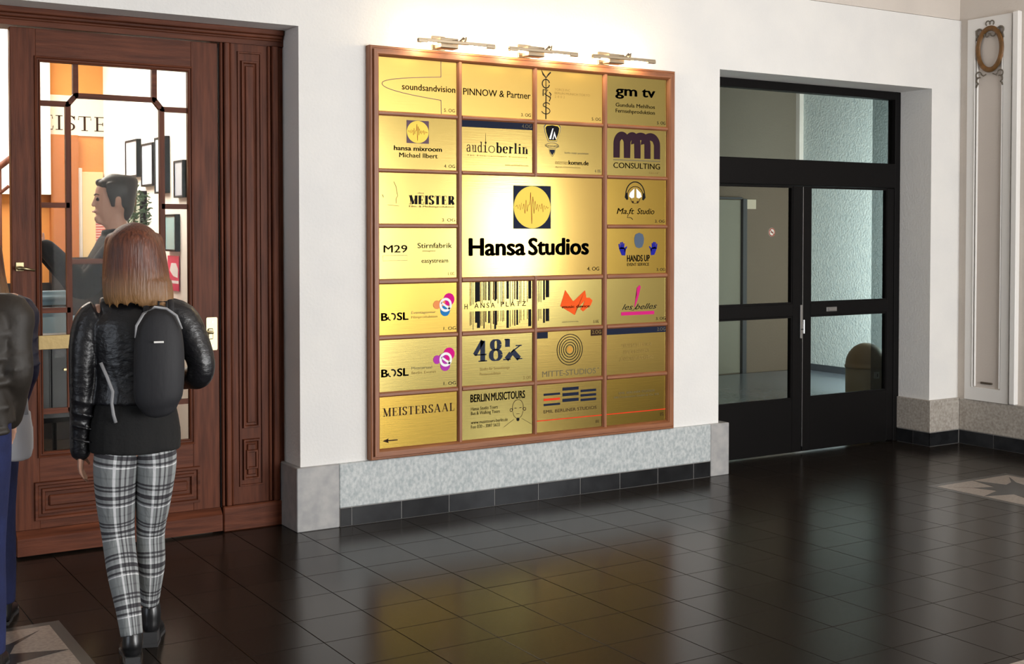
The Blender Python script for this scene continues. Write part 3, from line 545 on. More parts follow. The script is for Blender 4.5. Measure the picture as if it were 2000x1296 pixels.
# row 6
p = plate(0, 0, 5, 5, 'brass3', 'brass plate with ring emblem in pink and violet only')
bosl(p, 'magenta', 'violet', 'violet'); p.text('Meistersaal', 0.41, 0.67, 0.40, 0.05, 'grey'); p.text('Berlin Events', 0.41, 0.72, 0.31, 0.05, 'faint'); og(p, '1. OG', 0.82, 0.98); p.done()
p = plate(1, 1, 5, 5, 'brass3', 'brass plate with large slate coloured stencil numerals')
p.didone('48', 0.17, 0.56, 0.47, 0.42, 'slate', 0.26, 0.03); p.didone('k', 0.58, 0.84, 0.47, 0.42, 'slate', 0.26, 0.03)
p.text('Studio für Sounddesign', 0.25, 0.67, 0.29, 0.055, 'faint'); p.text('Postproduktion', 0.25, 0.54, 0.19, 0.055, 'faint'); og(p, '2. OG', 0.86, 0.97, 'faint'); p.done()
p = plate(2, 2, 5, 5, 'brass1', 'brass plate with a target of thin concentric rings')
for r in (0.10, 0.155, 0.21, 0.265, 0.32): p.ring('target', 'black', 0.50, 0.60, r, 0.016)
p.disc('target', 'tan', 0.50, 0.60, 0.07); p.text('MITTE-STUDIOS', 0.09, 0.90, 0.07, 0.115, 'grey'); p.text('+', 0.92, 0.95, 0.15, 0.05, 'grey')
p.rect('navy_tab', 'navy', 0, 0.17, 0.86, 1.0); p.rect('grey_tab', 'brown', 0.82, 1.0, 0.86, 1.0); p.text('2.OG', 0.84, 0.98, 0.90, 0.075, 'faint', 0, 'floor_number', l=1); p.done()
p = plate(3, 3, 5, 5, 'brass1', 'brass plate with a navy top band and faint lettering')
p.rect('navy_band', 'navy', 0, 1, 0.86, 1.0); p.text('2.OG', 0.84, 0.98, 0.895, 0.07, 'grey', 0, 'floor_number', l=1)
for i, (t_, a) in enumerate((('MATHIAS POSSKA', 0.25), ('SIMON REGERT', 0.28), ('JÖRG WUNDERBERG', 0.22))): p.text(t_, a, 1-a, 0.58-0.14*i, 0.075, 'faint', 0)
p.done()
# row 7
p = plate(0, 0, 6, 6, 'brass4', 'golden brass plate with serif capitals and a left pointing arrow')
p.didone('MEISTERSAAL', 0.055, 0.96, 0.62, 0.155, 'brown', 0.19, 0.035); p.rect('arrow', 'brown', 0.10, 0.235, 0.145, 0.165); p.poly('arrow', 'brown', [(0.05, 0.155), (0.125, 0.20), (0.115, 0.155), (0.125, 0.11)]); p.done()
p = plate(1, 1, 6, 6, 'brass3', 'brass plate with condensed lettering and a line drawn face')
p.text('BERLIN', 0.125, 0.385, 0.755, 0.15, 'black', 0.03); p.text('MUSICTOURS', 0.41, 0.885, 0.755, 0.15, 'black', 0.03)
for t_, a, v in (('Hansa Studio Tours', 0.50, 0.59), ('Bus & Walking Tours', 0.53, 0.50), ('www.musictours-berlin.de', 0.64, 0.32), ('Fon 030 - 3087 5633', 0.53, 0.23)): p.text(t_, 0.13, a, v, 0.065, 'brown', 0.004)
p.ring('face_drawing', 'brown', 0.785, 0.58, 0.15, 0.010, 0, -0.4, PI+0.4, sq=0.85); p.stroke('face_drawing', 'brown', [(0.71, 0.50), (0.73, 0.40), (0.785, 0.33), (0.84, 0.40), (0.86, 0.50)], 0.008)
for sg in (-1, 1): p.ring('face_drawing', 'brown', 0.785+sg*0.095, 0.53, 0.03, 0.012); p.stroke('face_drawing', 'brown', [(0.785+sg*0.02, 0.56), (0.785+sg*0.05, 0.565)], 0.012); p.stroke('face_drawing', 'brown', [(0.785+sg*0.055, 0.34), (0.785+sg*0.12, 0.28), (0.785+sg*0.2, 0.20)], 0.006)
p.disc('face_drawing', 'black', 0.785, 0.33, 0.035, 1); p.stroke('face_drawing', 'brown', [(0.76, 0.445), (0.81, 0.445)], 0.008); p.done()
p = plate(2, 2, 6, 6, 'brass1', 'brass plate with stacked black bars, one red')
for u0, u1, vs, hh in ((0.11, 0.355, (0.76, 0.655, 0.55), 0.045), (0.39, 0.635, (0.835, 0.72, 0.60), 0.065), (0.665, 0.905, (0.775, 0.68, 0.585), 0.05)):
    for i, v in enumerate(vs): p.rect('bar_emblem', 'vermilion' if (u0 < 0.2 and i == 1) else 'navy', u0, u1, v, v+hh)
p.text('EMIL BERLINER STUDIOS', 0.11, 0.91, 0.40, 0.065, 'brown'); p.rect('red_rule', 'vermilion', 0, 1, 0.245, 0.265); og(p, 'EG', 0.90, 0.95, 'brown', 0.10); p.done()
p = plate(3, 3, 6, 6, 'brass4', 'brass plate with faint lettering above a red rule')
p.text('EMIL BERLINER STUDIOS', 0.21, 0.80, 0.66, 0.045, 'grey'); p.text('EBS Productions GmbH & Co. KG', 0.13, 0.87, 0.58, 0.04, 'grey'); p.rect('red_rule', 'vermilion', 0, 1, 0.245, 0.265); og(p, 'EG', 0.90, 0.95, 'brown', 0.12); p.done()

# ---------------------------------------------------------------- picture lights over the board
def picture_light(x0, x1, z, label):
    t = empty('picture_light', ((x0+x1)/2, 0, z), label=label, cat='lamp', group='picture lights over the directory board')
    L = (x1-x0)/2; Y = -0.20
    MB().box(-L, L, Y-0.009, Y+0.009, -0.009, 0.009, 0.002).box(-L, -L+0.06, Y-0.011, Y+0.011, -0.016, 0.002, 0.002).box(L-0.06, L, Y-0.011, Y+0.011, -0.016, 0.002, 0.002).build('bar', 'nickel', t)
    MB().box(-0.085, 0.035, -0.16, -0.09, -0.028, 0.030, 0.004).build('transformer_housing', 'nickel', t)
    MB().box(-0.06, 0.03, -0.012, 0.0, -0.020, 0.06, 0.003).build('wall_plate', 'nickel', t)
    MB().tube([(-0.02, -0.005, -0.008), (-0.02, -0.08, -0.016), (-0.02, -0.12, -0.01)], 0.008, 8).tube([(0.0, -0.12, 0.02), (0.0, -0.2, 0.01)], 0.007, 8).build('arm', 'nickel', t, smooth=True)
    MB().tube([(0.045, -0.15, 0.015), (0.075, -0.15, 0.035)], [0.006, 0.012], 8).tube([(0.08, -0.15, 0.0), (0.09, -0.15, 0.045)], [0.009, 0.004], 8).build('swivel_joint', 'nickel', t, smooth=True)
    for sx in (-L*0.62, L*0.62):
        MB().tube([(sx-0.045, Y+0.035, -0.008), (sx+0.045, Y+0.035, -0.008)], 0.007, 8).build('bulb', 'bulb', t, smooth=True)
        l = bpy.data.lights.new('halogen_light', 'POINT'); l.energy = 1.7; l.color = (1.0, 0.74, 0.40); l.shadow_soft_size = 0.03
        o = bpy.data.objects.new('halogen_light', l); C.objects.link(o); o.parent = t; o.location = (sx, Y+0.085, -0.012)
picture_light(3.283, 3.787, 2.732, 'left picture light, above the plate with the curved line')
picture_light(3.885, 4.375, 2.730, 'middle picture light, above the two middle plates')
picture_light(4.486, 4.972, 2.731, 'right picture light, next to the steel door side')

# ---------------------------------------------------------------- wooden door (door_1) in its frame
YD = 0.24
fr = empty('trim_2', kind='structure', label='moulded mahogany door surround with tall panelled side post')
MB().box(XN1L, XN1R+0.01, YD-0.02, T+0.05, 2.69, ZN1+0.01).build('head_beam', 'wood_h', fr)
for z0, z1, y in ((2.748, 2.778, YD-0.055), (2.730, 2.748, YD-0.04), (2.716, 2.730, YD-0.03)): MB().box(XN1L, XN1R-0.01, y, YD, z0, z1, 0.004).build('head_moulding', 'wood_h', fr)
MB().box(2.284, 2.655, YD-0.005, T+0.05, 0.0, 2.69).build('side_post', 'wood_v', fr)
for x0, x1, y in ((2.286, 2.300, YD-0.022), (2.306, 2.336, YD-0.034), (2.340, 2.352, YD-0.02), (2.560, 2.576, YD-0.02), (2.580, 2.615, YD-0.038), (2.619, 2.627, YD-0.028)):
    MB().box(x0, x1, y, YD, 0.14, 2.69, 0.005).build('post_moulding', 'wood_v', fr)
MB().box(2.284, 2.64, YD-0.04, YD, 0, 0.14, 0.006).build('post_base', 'wood_h', fr)
pm = [(0, YD-0.005), (0.004, YD-0.022), (0.012, YD-0.022), (0.018, YD-0.010), (0.026, YD-0.008)]
MB().sweep_rect(2.405, 2.505, 0.56, 2.60, pm).box(2.431, 2.479, YD-0.018, YD-0.004, 0.59, 2.57, 0.004).build('raised_panel', 'wood_v', fr)
MB().sweep_rect(2.405, 2.505, 0.27, 0.50, pm).box(2.431, 2.479, YD-0.02, YD-0.004, 0.30, 0.47, 0.004).sweep_rect(2.42, 2.49, 0.33, 0.44, [(0, YD-0.02), (0.004, YD-0.03), (0.012, YD-0.03), (0.016, YD-0.02)]).build('raised_panel', 'wood_v', fr)
MB().sweep_rect(2.385, 2.527, 0.235, 2.65, [(0, YD-0.005), (0.003, YD-0.014), (0.010, YD-0.014), (0.012, YD-0.006)]).build('panel_bead', 'wood_v', fr)
d1 = empty('door_1', (1.205, YD, 0), kind='structure', label='brown mahogany door with glazed panel, muntins and brass fittings')
def dp(mb, name, m, par=None, smooth=False):
    o = mb.build(name, m, par or d1, smooth)
    if par is None: o.location = (-1.205, -YD, 0)
    return o
DX0, DX1, DZ0, DZ1 = 1.205, 2.278, 0.012, 2.684
GX0, GX1, GZ0, GZ1 = 1.350, 2.108, 0.527, 2.517
dp(MB().box(DX0, GX0-0.02, YD, YD+0.05, DZ0, DZ1, 0.003), 'stile', 'wood_v'); dp(MB().box(GX1+0.02, DX1, YD, YD+0.05, DZ0, DZ1, 0.003), 'stile', 'wood_v')
dp(MB().box(GX0-0.02, GX1+0.02, YD+0.001, YD+0.05, GZ1+0.02, DZ1), 'top_rail', 'wood_h')
dp(MB().box(GX0-0.02, GX1+0.02, YD+0.001, YD+0.05, DZ0, GZ0-0.02), 'bottom_rail', 'wood_h')
mold = [(-0.030, YD), (-0.028, YD-0.010), (-0.020, YD-0.012), (-0.016, YD-0.004), (-0.010, YD-0.004), (-0.008, YD-0.010), (-0.001, YD-0.006), (0.0, YD+0.02)]
for s_, nm, m in (('lr', 'glazing_bead', 'wood_v'), ('tb', 'glazing_bead', 'wood_h')): dp(MB().sweep_rect(GX0, GX1, GZ0, GZ1, [(i, y) for i, y in mold], s_), nm, m)
dp(MB().sweep_rect(1.30, 2.165, 0.175, 0.375, [(0, YD), (0.004, YD-0.014), (0.016, YD-0.014), (0.022, YD-0.004), (0.034, YD-0.004), (0.038, YD-0.014), (0.050, YD-0.014), (0.056, YD-0.002)]).box(1.372, 2.093, YD-0.012, YD+0.002, 0.247, 0.303, 0.006), 'raised_panel', 'wood_h')
dp(MB().prism([(YD+0.005, 0.012), (YD-0.045, 0.012), (YD-0.045, 0.10), (YD-0.012, 0.135), (YD+0.005, 0.135)], DX0+0.004, DX1-0.002, 'x'), 'weather_board', 'wood_h')
dp(MB().box(2.280, 2.284, YD-0.006, YD, 0.012, 2.684), 'rebate_strip', 'steel_black')
# muntins: chamfered-corner pattern
YG = YD + 0.022; mw = 0.0135
def bar(name, pts, m):
    mb = MB()
    for (ax, az), (bx, bz) in zip(pts, pts[1:]):
        a, b_ = Vector((ax, az)), Vector((bx, bz)); t_ = (b_-a).normalized(); n_ = Vector((-t_.y, t_.x))*mw; a = a-t_*0.004; b_ = b_+t_*0.004
        mb.prism([tuple(a+n_), tuple(b_+n_), tuple(b_-n_), tuple(a-n_)], YG-0.016, YG+0.012)
    dp(mb, name, m)
VX0, VX1, HZ1, HZ0 = 1.487, 1.972, 2.352, 0.690
CXa, CXb = 1.526, 1.933
bar('muntin', [(VX0, HZ0+0.04), (VX0, HZ1-0.045)], 'wood_v'); bar('muntin', [(VX1, HZ0+0.04), (VX1, HZ1-0.045)], 'wood_v')
bar('muntin', [(CXa, HZ1+0.005), (CXb, HZ1+0.005)], 'wood_h'); bar('muntin', [(CXa, HZ0), (CXb, HZ0)], 'wood_h')
for sx, a, b_, e in ((1, VX0, CXa, GX0), (-1, VX1, CXb, GX1)):
    bar('muntin', [(e, HZ1-0.042), (a, HZ1-0.042), (b_, HZ1+0.005), (b_, GZ1)], 'wood_h')
    bar('muntin', [(e, HZ0+0.042), (a, HZ0+0.042), (b_, HZ0), (b_, GZ0)], 'wood_h')
    bar('muntin', [(e, 1.790), (a, 1.790)], 'wood_h'); bar('muntin', [(e, 1.250), (a, 1.250)], 'wood_h')
panes = [(GX0, VX0, 1.79, HZ1-0.04), (GX0, VX0, 1.25, 1.79), (GX0, VX0, HZ0+0.04, 1.25), (VX1, GX1, 1.79, HZ1-0.04), (VX1, GX1, 1.25, 1.79), (VX1, GX1, HZ0+0.04, 1.25), (CXa, CXb, HZ1, GZ1), (CXa, CXb, GZ0, HZ0)]
for a, b_, c, e in panes: dp(MB().box(a, b_, YG-0.002, YG+0.002, c, e), 'pane', 'glass')
dp(MB().prism([(VX0, HZ0+0.042), (CXa, HZ0), (CXb, HZ0), (VX1, HZ0+0.042), (VX1, HZ1-0.042), (CXb, HZ1+0.005), (CXa, HZ1+0.005), (VX0, HZ1-0.042)], YG-0.002, YG+0.002), 'pane', 'glass')
for pts in ([(GX0, HZ1-0.042), (VX0, HZ1-0.042), (CXa, HZ1+0.005), (CXa, GZ1), (GX0, GZ1)], [(GX1, HZ1-0.042), (VX1, HZ1-0.042), (CXb, HZ1+0.005), (CXb, GZ1), (GX1, GZ1)],
            [(GX0, HZ0+0.042), (VX0, HZ0+0.042), (CXa, HZ0), (CXa, GZ0), (GX0, GZ0)], [(GX1, HZ0+0.042), (VX1, HZ0+0.042), (CXb, HZ0), (CXb, GZ0), (GX1, GZ0)]):
    dp(MB().prism(pts, YG-0.002, YG+0.002), 'pane', 'glass')
pb = dp(MB().box(1.322, 2.02, YD-0.036, YD-0.030, 1.054, 1.127, 0.002), 'push_plate', 'brass_old'); tag(pb, 'wide brass push bar across the glass')
for x in (1.336, 2.005): dp(MB().box(x-0.012, x+0.012, YD-0.03, YD, 1.07, 1.11), 'push_plate_bracket', 'brass_old')
dp(MB().box(VX0, VX1, YG+0.03, YG+0.055, 1.485, 1.512, 0.003), 'inner_rail', 'wood_h')
lk = dp(MB().prism([(2.204+0.004, 1.005), (2.262, 1.005), (2.266, 1.012), (2.266, 1.178), (2.262, 1.185), (2.208, 1.185), (2.204, 1.178), (2.204, 1.012)], YD-0.006, YD), 'lock_plate', 'brass_fit'); tag(lk, 'brass lock plate on the right stile')
for z in (1.03, 1.16): MB().tube([(2.238, YD-0.008, z), (2.238, YD-0.004, z)], 0.006, 10).build('screw', 'nickel', lk)
MB().tube([(2.225, YD-0.006, 1.105), (2.225, YD-0.045, 1.105), (2.19, YD-0.05, 1.105)], 0.009, 10).box(2.212, 2.240, YD-0.016, YD-0.006, 1.065, 1.125, 0.004).build('lever', 'brass_fit', lk, smooth=False)
hd = dp(MB().box(1.222, 1.262, YD-0.008, YD, 1.455, 1.50, 0.002), 'handle_rose', 'brass_fit')
MB().tube([(1.242, YD-0.005, 1.472), (1.242, YD-0.05, 1.472)], 0.008, 8).tube([(1.222, YD-0.052, 1.470), (1.26, YD-0.055, 1.468), (1.305, YD-0.05, 1.458)], [0.010, 0.009, 0.006], 8).build('lever', 'brass_fit', hd, smooth=True)
# second leaf, folded open into the lobby
d2 = empty('door_2', (0.125, T+0.02, 0), kind='structure', label='left mahogany door leaf standing open into the lobby')
for nm, m, b_ in (('stile', 'wood_v', (0, 0.05, 0.0, 0.14)), ('stile', 'wood_v', (0, 0.05, 0.93, 1.07))): MB().box(b_[0], b_[1], b_[2], b_[3], 0.012, 2.684, 0.003).build(nm, m, d2)
MB().box(0, 0.05, 0.14, 0.93, 2.52, 2.684).build('top_rail', 'wood_h', d2); MB().box(0, 0.05, 0.14, 0.93, 0.012, 0.52).build('bottom_rail', 'wood_h', d2)
MB().box(0.023, 0.027, 0.14, 0.93, 0.52, 2.52).build('pane', 'glass', d2)
tag(MB().box(XN1L-0.02, 0.12, YD, T+0.02, 0, 2.69).build('trim_3', 'wood_v'), kind='structure')

# ---------------------------------------------------------------- black steel door (door_3)
YS = 0.30
d3 = empty('door_3', (6.785, YS, 0), kind='structure', label='black steel double door with large panes and a glazed transom')
def sp(mb, name, m='steel_black', par=None):
    o = mb.build(name, m, par or d3)
    if par is None: o.location = (-6.785, -YS, 0)
    return o
FX0, FX1 = XN2L-0.005, 7.846
sp(MB().box(FX0, FX0+0.06, YS, YS+0.08, 0, 2.752, 0.004), 'frame_post'); sp(MB().box(FX1-0.066, FX1, YS, YS+0.08, 0, 2.752, 0.004), 'frame_post')
sp(MB().box(FX0+0.06, FX1-0.066, YS, YS+0.08, 2.690, 2.752, 0.004), 'head_rail'); sp(MB().box(FX0+0.06, FX1-0.066, YS-0.004, YS+0.08, 1.998, 2.189, 0.006), 'transom_rail')
sp(MB().box(FX0+0.06, FX1-0.066, YS+0.035, YS+0.041, 2.189, 2.690), 'transom_pane', 'glass_dim')
for x0, x1, ga, gb in ((FX0+0.062, 6.780, 5.865, 6.685), (6.788, FX1-0.068, 6.868, 7.706)):
    sp(MB().box(x0, ga, YS+0.006, YS+0.06, 0.012, 1.995, 0.003), 'leaf_stile'); sp(MB().box(gb, x1, YS+0.006, YS+0.06, 0.012, 1.995, 0.003), 'leaf_stile')
    sp(MB().box(ga, gb, YS+0.008, YS+0.058, 1.96+0.032, 1.995), 'top_rail')
    sp(MB().box(ga, gb, YS+0.003, YS+0.06, 1.027, 1.120, 0.004), 'middle_rail'); sp(MB().box(ga, gb, YS+0.008, YS+0.058, 0.012, 0.408, 0.003), 'kick_panel')
    for z0, z1 in ((0.408, 1.027), (1.120, 1.992)):
        sp(MB().box(ga, gb, YS+0.030, YS+0.036, z0, z1), 'pane', 'glass_brown' if ga < 6 else 'glass_dim')
        mb = MB(); ring_boxes(mb, ga-0.002, gb+0.002, z0-0.002, z1+0.002, 0.014, YS+0.012, YS+0.030); sp(mb, 'glazing_bead')
sp(MB().box(6.7815, 6.7865, YS+0.002, YS+0.012, 0.05, 1.99, 0.001), 'meeting_strip', 'chrome')
sp(MB().box(6.755, 6.775, YS-0.004, YS+0.006, 0.86, 1.11, 0.002).tube([(6.765, YS-0.03, 0.93), (6.765, YS+0.0, 0.93)], 0.006, 8).tube([(6.765, YS-0.03, 0.90), (6.765, YS-0.03, 1.00)], 0.006, 8), 'lock_plate', 'chrome')
sp(MB().box(7.03, 7.14, YS-0.003, YS+0.004, 1.052, 1.085, 0.002).box(7.045, 7.125, YS-0.018, YS-0.003, 1.06, 1.077, 0.003), 'flush_handle', 'chrome')

# ---------------------------------------------------------------- lift hall behind the steel door
M['hall_wall'] = mat('taupe_hall_wall', srgb(104, 95, 82), 0.7, bump=0.3, bscale=50)
M['rough_white'] = mat('rough_white_render', srgb(205, 212, 208), 0.85, bump=0.9, bscale=45, col2=srgb(190, 200, 198), cscale=30)
M['lift_steel'] = mat('brushed_lift_steel', srgb(124, 126, 114), 0.4, metal=0.0, bump=0.05, bscale=80, bstretch=(1, 1, 0.05))
M['base_grey'] = mat('grey_baseboard', srgb(58, 64, 70), 0.5)
M['hall_floor'] = mat('blue_grey_hall_floor', srgb(120, 130, 140), 0.22, col2=srgb(100, 110, 120), cscale=20)
tag(MB().box(5.2, 11.1, 4.5, 4.7, 0, 4.0).build('wall_lift_hall', 'hall_wall'), 'taupe wall holding the lift door behind the steel door', kind='structure')
tag(MB().box(10.95, 11.15, 0.34, 4.5, 0, 4.0).build('wall_stair_hall', 'rough_white'), 'rough white wall lit by an added lamp behind the right door pane', kind='structure')
tag(MB().box(5.2, 5.4, 0.34, 4.5, 0, 4.0).box(8.37, 10.95, 0.34, 0.5, 0, 4.0).build('wall_hall_side', 'hall_wall'), kind='structure')
tag(MB().box(5.2, 11.15, 0.34, 4.7, 4.0, 4.1).build('ceiling_lift_hall', 'hall_wall'), kind='structure')
tag(MB().box(10.93, 10.95, 0.5, 4.5, 0.005, 0.085, 0.002).box(10.86, 10.95, 4.36, 4.5, 0.005, 0.17, 0.002).build('baseboard_stair_hall', 'base_grey'), kind='structure')
tag(MB().box(5.41, 10.93, 0.51, 4.42, 0.0, 0.006).build('floor_stair_hall', 'hall_floor'), kind='structure')
tag(MB().box(10.885, 10.975, 4.44, 4.5, 0.0, 4.0).build('trim_4', 'plaster_warm'), kind='structure')
lf = empty('door_4', (9.5, 4.5, 0), kind='structure', label='steel lift door in the taupe wall behind the left pane')
MB().box(-0.52, 0.0, -0.02, 0.03, 0.01, 2.03, 0.003).build('door_panel', 'lift_steel', lf); MB().box(0.004, 0.498, -0.012, 0.03, 0.01, 2.03, 0.003).build('door_panel', 'lift_steel', lf)
MB().box(0.50, 0.565, -0.05, 0.0, 0, 2.04, 0.003).build('jamb', 'base_grey', lf); MB().box(-0.58, 0.50, -0.04, 0.0, 2.035, 2.06, 0.003).build('head', 'base_grey', lf)
o = MB().box(10.085, 10.235, 4.485, 4.5, 1.925, 2.037, 0.003).build('floor_number_sign', mat('pale_sign', srgb(196, 190, 172), 0.5)); tag(o, 'small pale sign plate beside the lift door top', 'sign')
ns = empty('no_smoking_sign', (10.497, 4.5, 1.653), label='small round white no smoking sign on the taupe wall', cat='sign')
mb = MB(); mb.prism([(0.052*math.cos(2*PI*k/24), 0.052*math.sin(2*PI*k/24)) for k in range(24)], -0.006, 0); mb.build('disc', 'white_paint', ns)
mb = MB()
for k in range(24):
    a, b_ = 2*PI*k/24, 2*PI*(k+1)/24
    mb.quad((0.05*math.cos(a), -0.007, 0.05*math.sin(a)), (0.05*math.cos(b_), -0.007, 0.05*math.sin(b_)), (0.038*math.cos(b_), -0.007, 0.038*math.sin(b_)), (0.038*math.cos(a), -0.007, 0.038*math.sin(a)))
mb.quad((-0.035, -0.0072, 0.028), (-0.028, -0.0072, 0.035), (0.035, -0.0072, -0.028), (0.028, -0.0072, -0.035)); mb.build('red_ring', 'ink_red', ns)
MB().box(-0.022, 0.022, -0.0068, -0.0062, -0.005, 0.005).build('cigarette', 'ink_black', ns)
bn = empty('waste_bin', (8.165, 0.93, 0), label='beige dome topped waste bin behind the right door pane', cat='bin')
M['bin'] = mat('beige_bin_paint', srgb(176, 160, 132), 0.45); M['bin_dome'] = mat('tan_bin_dome', srgb(188, 160, 126), 0.4)
MB().lathe([(0.165, 0.0), (0.17, 0.01), (0.17, 0.50), (0.165, 0.505)]).build('body', 'bin', bn, smooth=True)
MB().lathe([(0.176, 0.505), (0.178, 0.525)] + [(0.172*math.cos(a), 0.525+0.19*math.sin(a)) for a in [PI/2*k/10 for k in range(10)]]).build('dome_lid', 'bin_dome', bn, smooth=True)
MB().box(-0.075, -0.03, -0.172, -0.150, 0.43, 0.485).build('sticker', 'white_paint', bn)
MB().box(-0.058, -0.048, -0.174, -0.170, 0.445, 0.47).build('sticker_print', 'ink_black', bn)
o = empty('added_tint_pane', (7.885, 0.62, 0), label='added tinted pane darkening a strip behind the right side of the steel door', cat='tinted pane')
MB().box(0, 0.40, 0, 0.008, 0.02, 3.1).build('pane', 'glass_strip_tint', o); MB().box(0, 0.40, -0.01, 0.018, 0.0, 0.02).build('floor_rail', 'steel_black', o)  # pane added only to darken the strip seen through the right leaf

# ---------------------------------------------------------------- lobby behind the wooden door
M['orange'] = mat('orange_wall_paint', srgb(222, 150, 78), 0.7, col2=srgb(214, 140, 70), cscale=2, bump=0.1)
M['ochre'] = mat('ochre_pier_paint', srgb(172, 104, 48), 0.7)
M['cream'] = mat('cream_frieze', srgb(238, 226, 206), 0.7)
M['bright'] = mat('bright_white_wall', srgb(244, 240, 232), 0.7)
M['lobby_dark'] = mat('lobby_darkness', (0.012, 0.010, 0.010), 0.5)  # near black, puts the lower lobby's darkness into the surfaces
tag(MB().box(-1.2, 2.6, 4.0, 4.2, 2.75, 3.6).box(-1.2, 2.6, 4.0, 4.2, 0, 2.43).build('wall_lobby', 'orange'), 'orange lobby wall with a cream lettered frieze', kind='structure')
fz = MB().box(-1.2, 2.6, 3.985, 4.2, 2.43, 2.75).build('trim_5', 'cream'); tag(fz, 'cream frieze with large serif capitals', kind='structure')
p = Print(fz, 1.9, 3.34, 2.43, 2.75, 3.985)
p.didone('MEISTERSAAL', 0.02, 1.05, 0.13, 0.36, 'brown', 0.17, 0.04) if 0 else None
p.didone('MEISTE', 0.03, 0.50, 0.13, 0.36, 'brown', 0.15, 0.04); p.done()
tag(MB().box(2.172, 2.385, 3.93, 4.0, 0, 2.43).build('trim_6', 'ochre'), 'darker ochre pier under the frieze', kind='structure')
tag(MB().box(1.0, 2.165, 3.9, 4.0, 1.95, 3.6).build('trim_7', 'bright'), kind='structure')
tag(MB().box(2.6, 2.75, 0.34, 4.2, 0, 3.6).build('wall_lobby_right', 'bright'), 'bright white lobby wall hung with framed pictures', kind='structure')
tag(MB().box(-1.4, -1.2, 0.34, 4.2, 0, 3.6).build('wall_lobby_left', 'cream'), kind='structure')
tag(MB().box(-1.4, 2.75, 0.34, 4.2, 3.6, 3.7).build('ceiling_lobby', 'bright'), kind='structure')
tag(MB().box(-1.2, 2.17, 3.96, 4.0, 0, 1.25).box(2.165, 2.59, 3.90, 4.0, 0, 1.45).build('baseboard_lobby', 'lobby_dark'), kind='structure')  # dado added dark so the lower lobby stays dim
idr = empty('door_5', (2.40, 4.0, 0), kind='structure', label='pale panelled inner door at the end of the lobby')
MB().box(-0.035, 0.02, -0.04, 0, 0, 2.17, 0.004).build('casing', 'white_paint', idr); MB().box(0.02, 0.19, -0.03, 0, 0, 2.14, 0.004).build('door_panel', mat('pale_yellow_door', srgb(226, 200, 150), 0.5), idr)
# framed pictures on the white lobby wall
def picture(y0, y1, z0, z1, label, tone, d=0.035):
    t = empty('framed_picture', (2.6, (y0+y1)/2, z0), label=label, cat='picture', group='framed pictures on the lobby wall')
    h = (y1-y0)/2; H = z1-z0; mb = MB()
    for a, b_, c, e in ((-h, h, 0, 0.014), (-h, h, H-0.014, H), (-h, -h+0.014, 0.014, H-0.014), (h-0.014, h, 0.014, H-0.014)): mb.box(-d, 0, a, b_, c, e)
    mb.build('frame', 'steel_black', t)
    MB().box(-d+0.006, -0.004, -h+0.014, h-0.014, 0.014, H-0.014).build('print', mat('picture_tone', tone, 0.25), t)
picture(2.90, 3.22, 2.065, 2.345, 'white print in a black frame, farthest along the lobby wall', srgb(236, 238, 242))
picture(2.50, 2.79, 1.985, 2.295, 'pale lilac print in a black frame, second along the lobby wall', srgb(214, 222, 244))
picture(2.19, 2.45, 1.925, 2.32, 'bluish print framed in black beside the right muntin', srgb(206, 224, 238))
picture(1.80, 2.0, 1.885, 2.135, 'grey print framed in black behind the right side pane', srgb(180, 188, 204))
picture(2.76, 3.10, 1.66, 1.955, 'grey green print in a black frame hanging lower than the rest', srgb(170, 184, 170), 0.05)
picture(1.97, 2.22, 1.52, 1.775, 'teal print standing in for street colour reflected above the pink sign', srgb(150, 200, 206))  # teal of the reflected street, built as a framed print
o = empty('reflected_pink_sign', (2.592, 2.09, 1.25), label='pink and white sheet standing in for a street sign reflected in the side pane', cat='poster')  # street sign reflected in the pane, built as a sheet on the wall
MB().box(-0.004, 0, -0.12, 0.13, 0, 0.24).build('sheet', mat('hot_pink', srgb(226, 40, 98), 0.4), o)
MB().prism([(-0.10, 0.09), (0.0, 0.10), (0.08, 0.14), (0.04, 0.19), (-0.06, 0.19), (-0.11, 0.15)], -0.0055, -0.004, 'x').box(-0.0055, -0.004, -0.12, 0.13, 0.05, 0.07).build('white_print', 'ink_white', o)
# brick and greenery of the reflected street, built as solid things in the lobby
M['brick'] = mat('brick', srgb(176, 98, 84), 0.8)
nt = M['brick'].node_tree; bk = nt.nodes.new('ShaderNodeTexBrick'); tc_ = nt.nodes.new('ShaderNodeTexCoord'); mp_ = nt.nodes.new('ShaderNodeMapping')
mp_.inputs['Rotation'].default_value = (PI/2, 0, 0); bk.inputs['Scale'].default_value = 14; bk.inputs['Color1'].default_value = srgb(190, 96, 84); bk.inputs['Color2'].default_value = srgb(168, 84, 74); bk.inputs['Mortar'].default_value = srgb(232, 210, 198)
bk.inputs['Mortar Size'].default_value = 0.035; nt.links.new(tc_.outputs['Object'], mp_.inputs[0]); nt.links.new(mp_.outputs[0], bk.inputs['Vector']); nt.links.new(bk.outputs[0], nt.nodes['Principled BSDF'].inputs['Base Color'])
tag(MB().box(2.12, 2.24, 2.02, 2.3, 0, 1.93).build('reflected_brick', 'brick'), 'short red brick pier standing in for street brick reflected in the door glass', 'pier')
pt = empty('reflected_tree', (2.22, 1.72, 0), label='small leafy potted tree standing in for street greenery reflected in the door glass', cat='plant')
M['leaf'] = mat('green_leaf', srgb(74, 112, 76), 0.5, col2=srgb(104, 140, 96), cscale=20); M['bark'] = mat('brown_bark', srgb(120, 92, 66), 0.8)
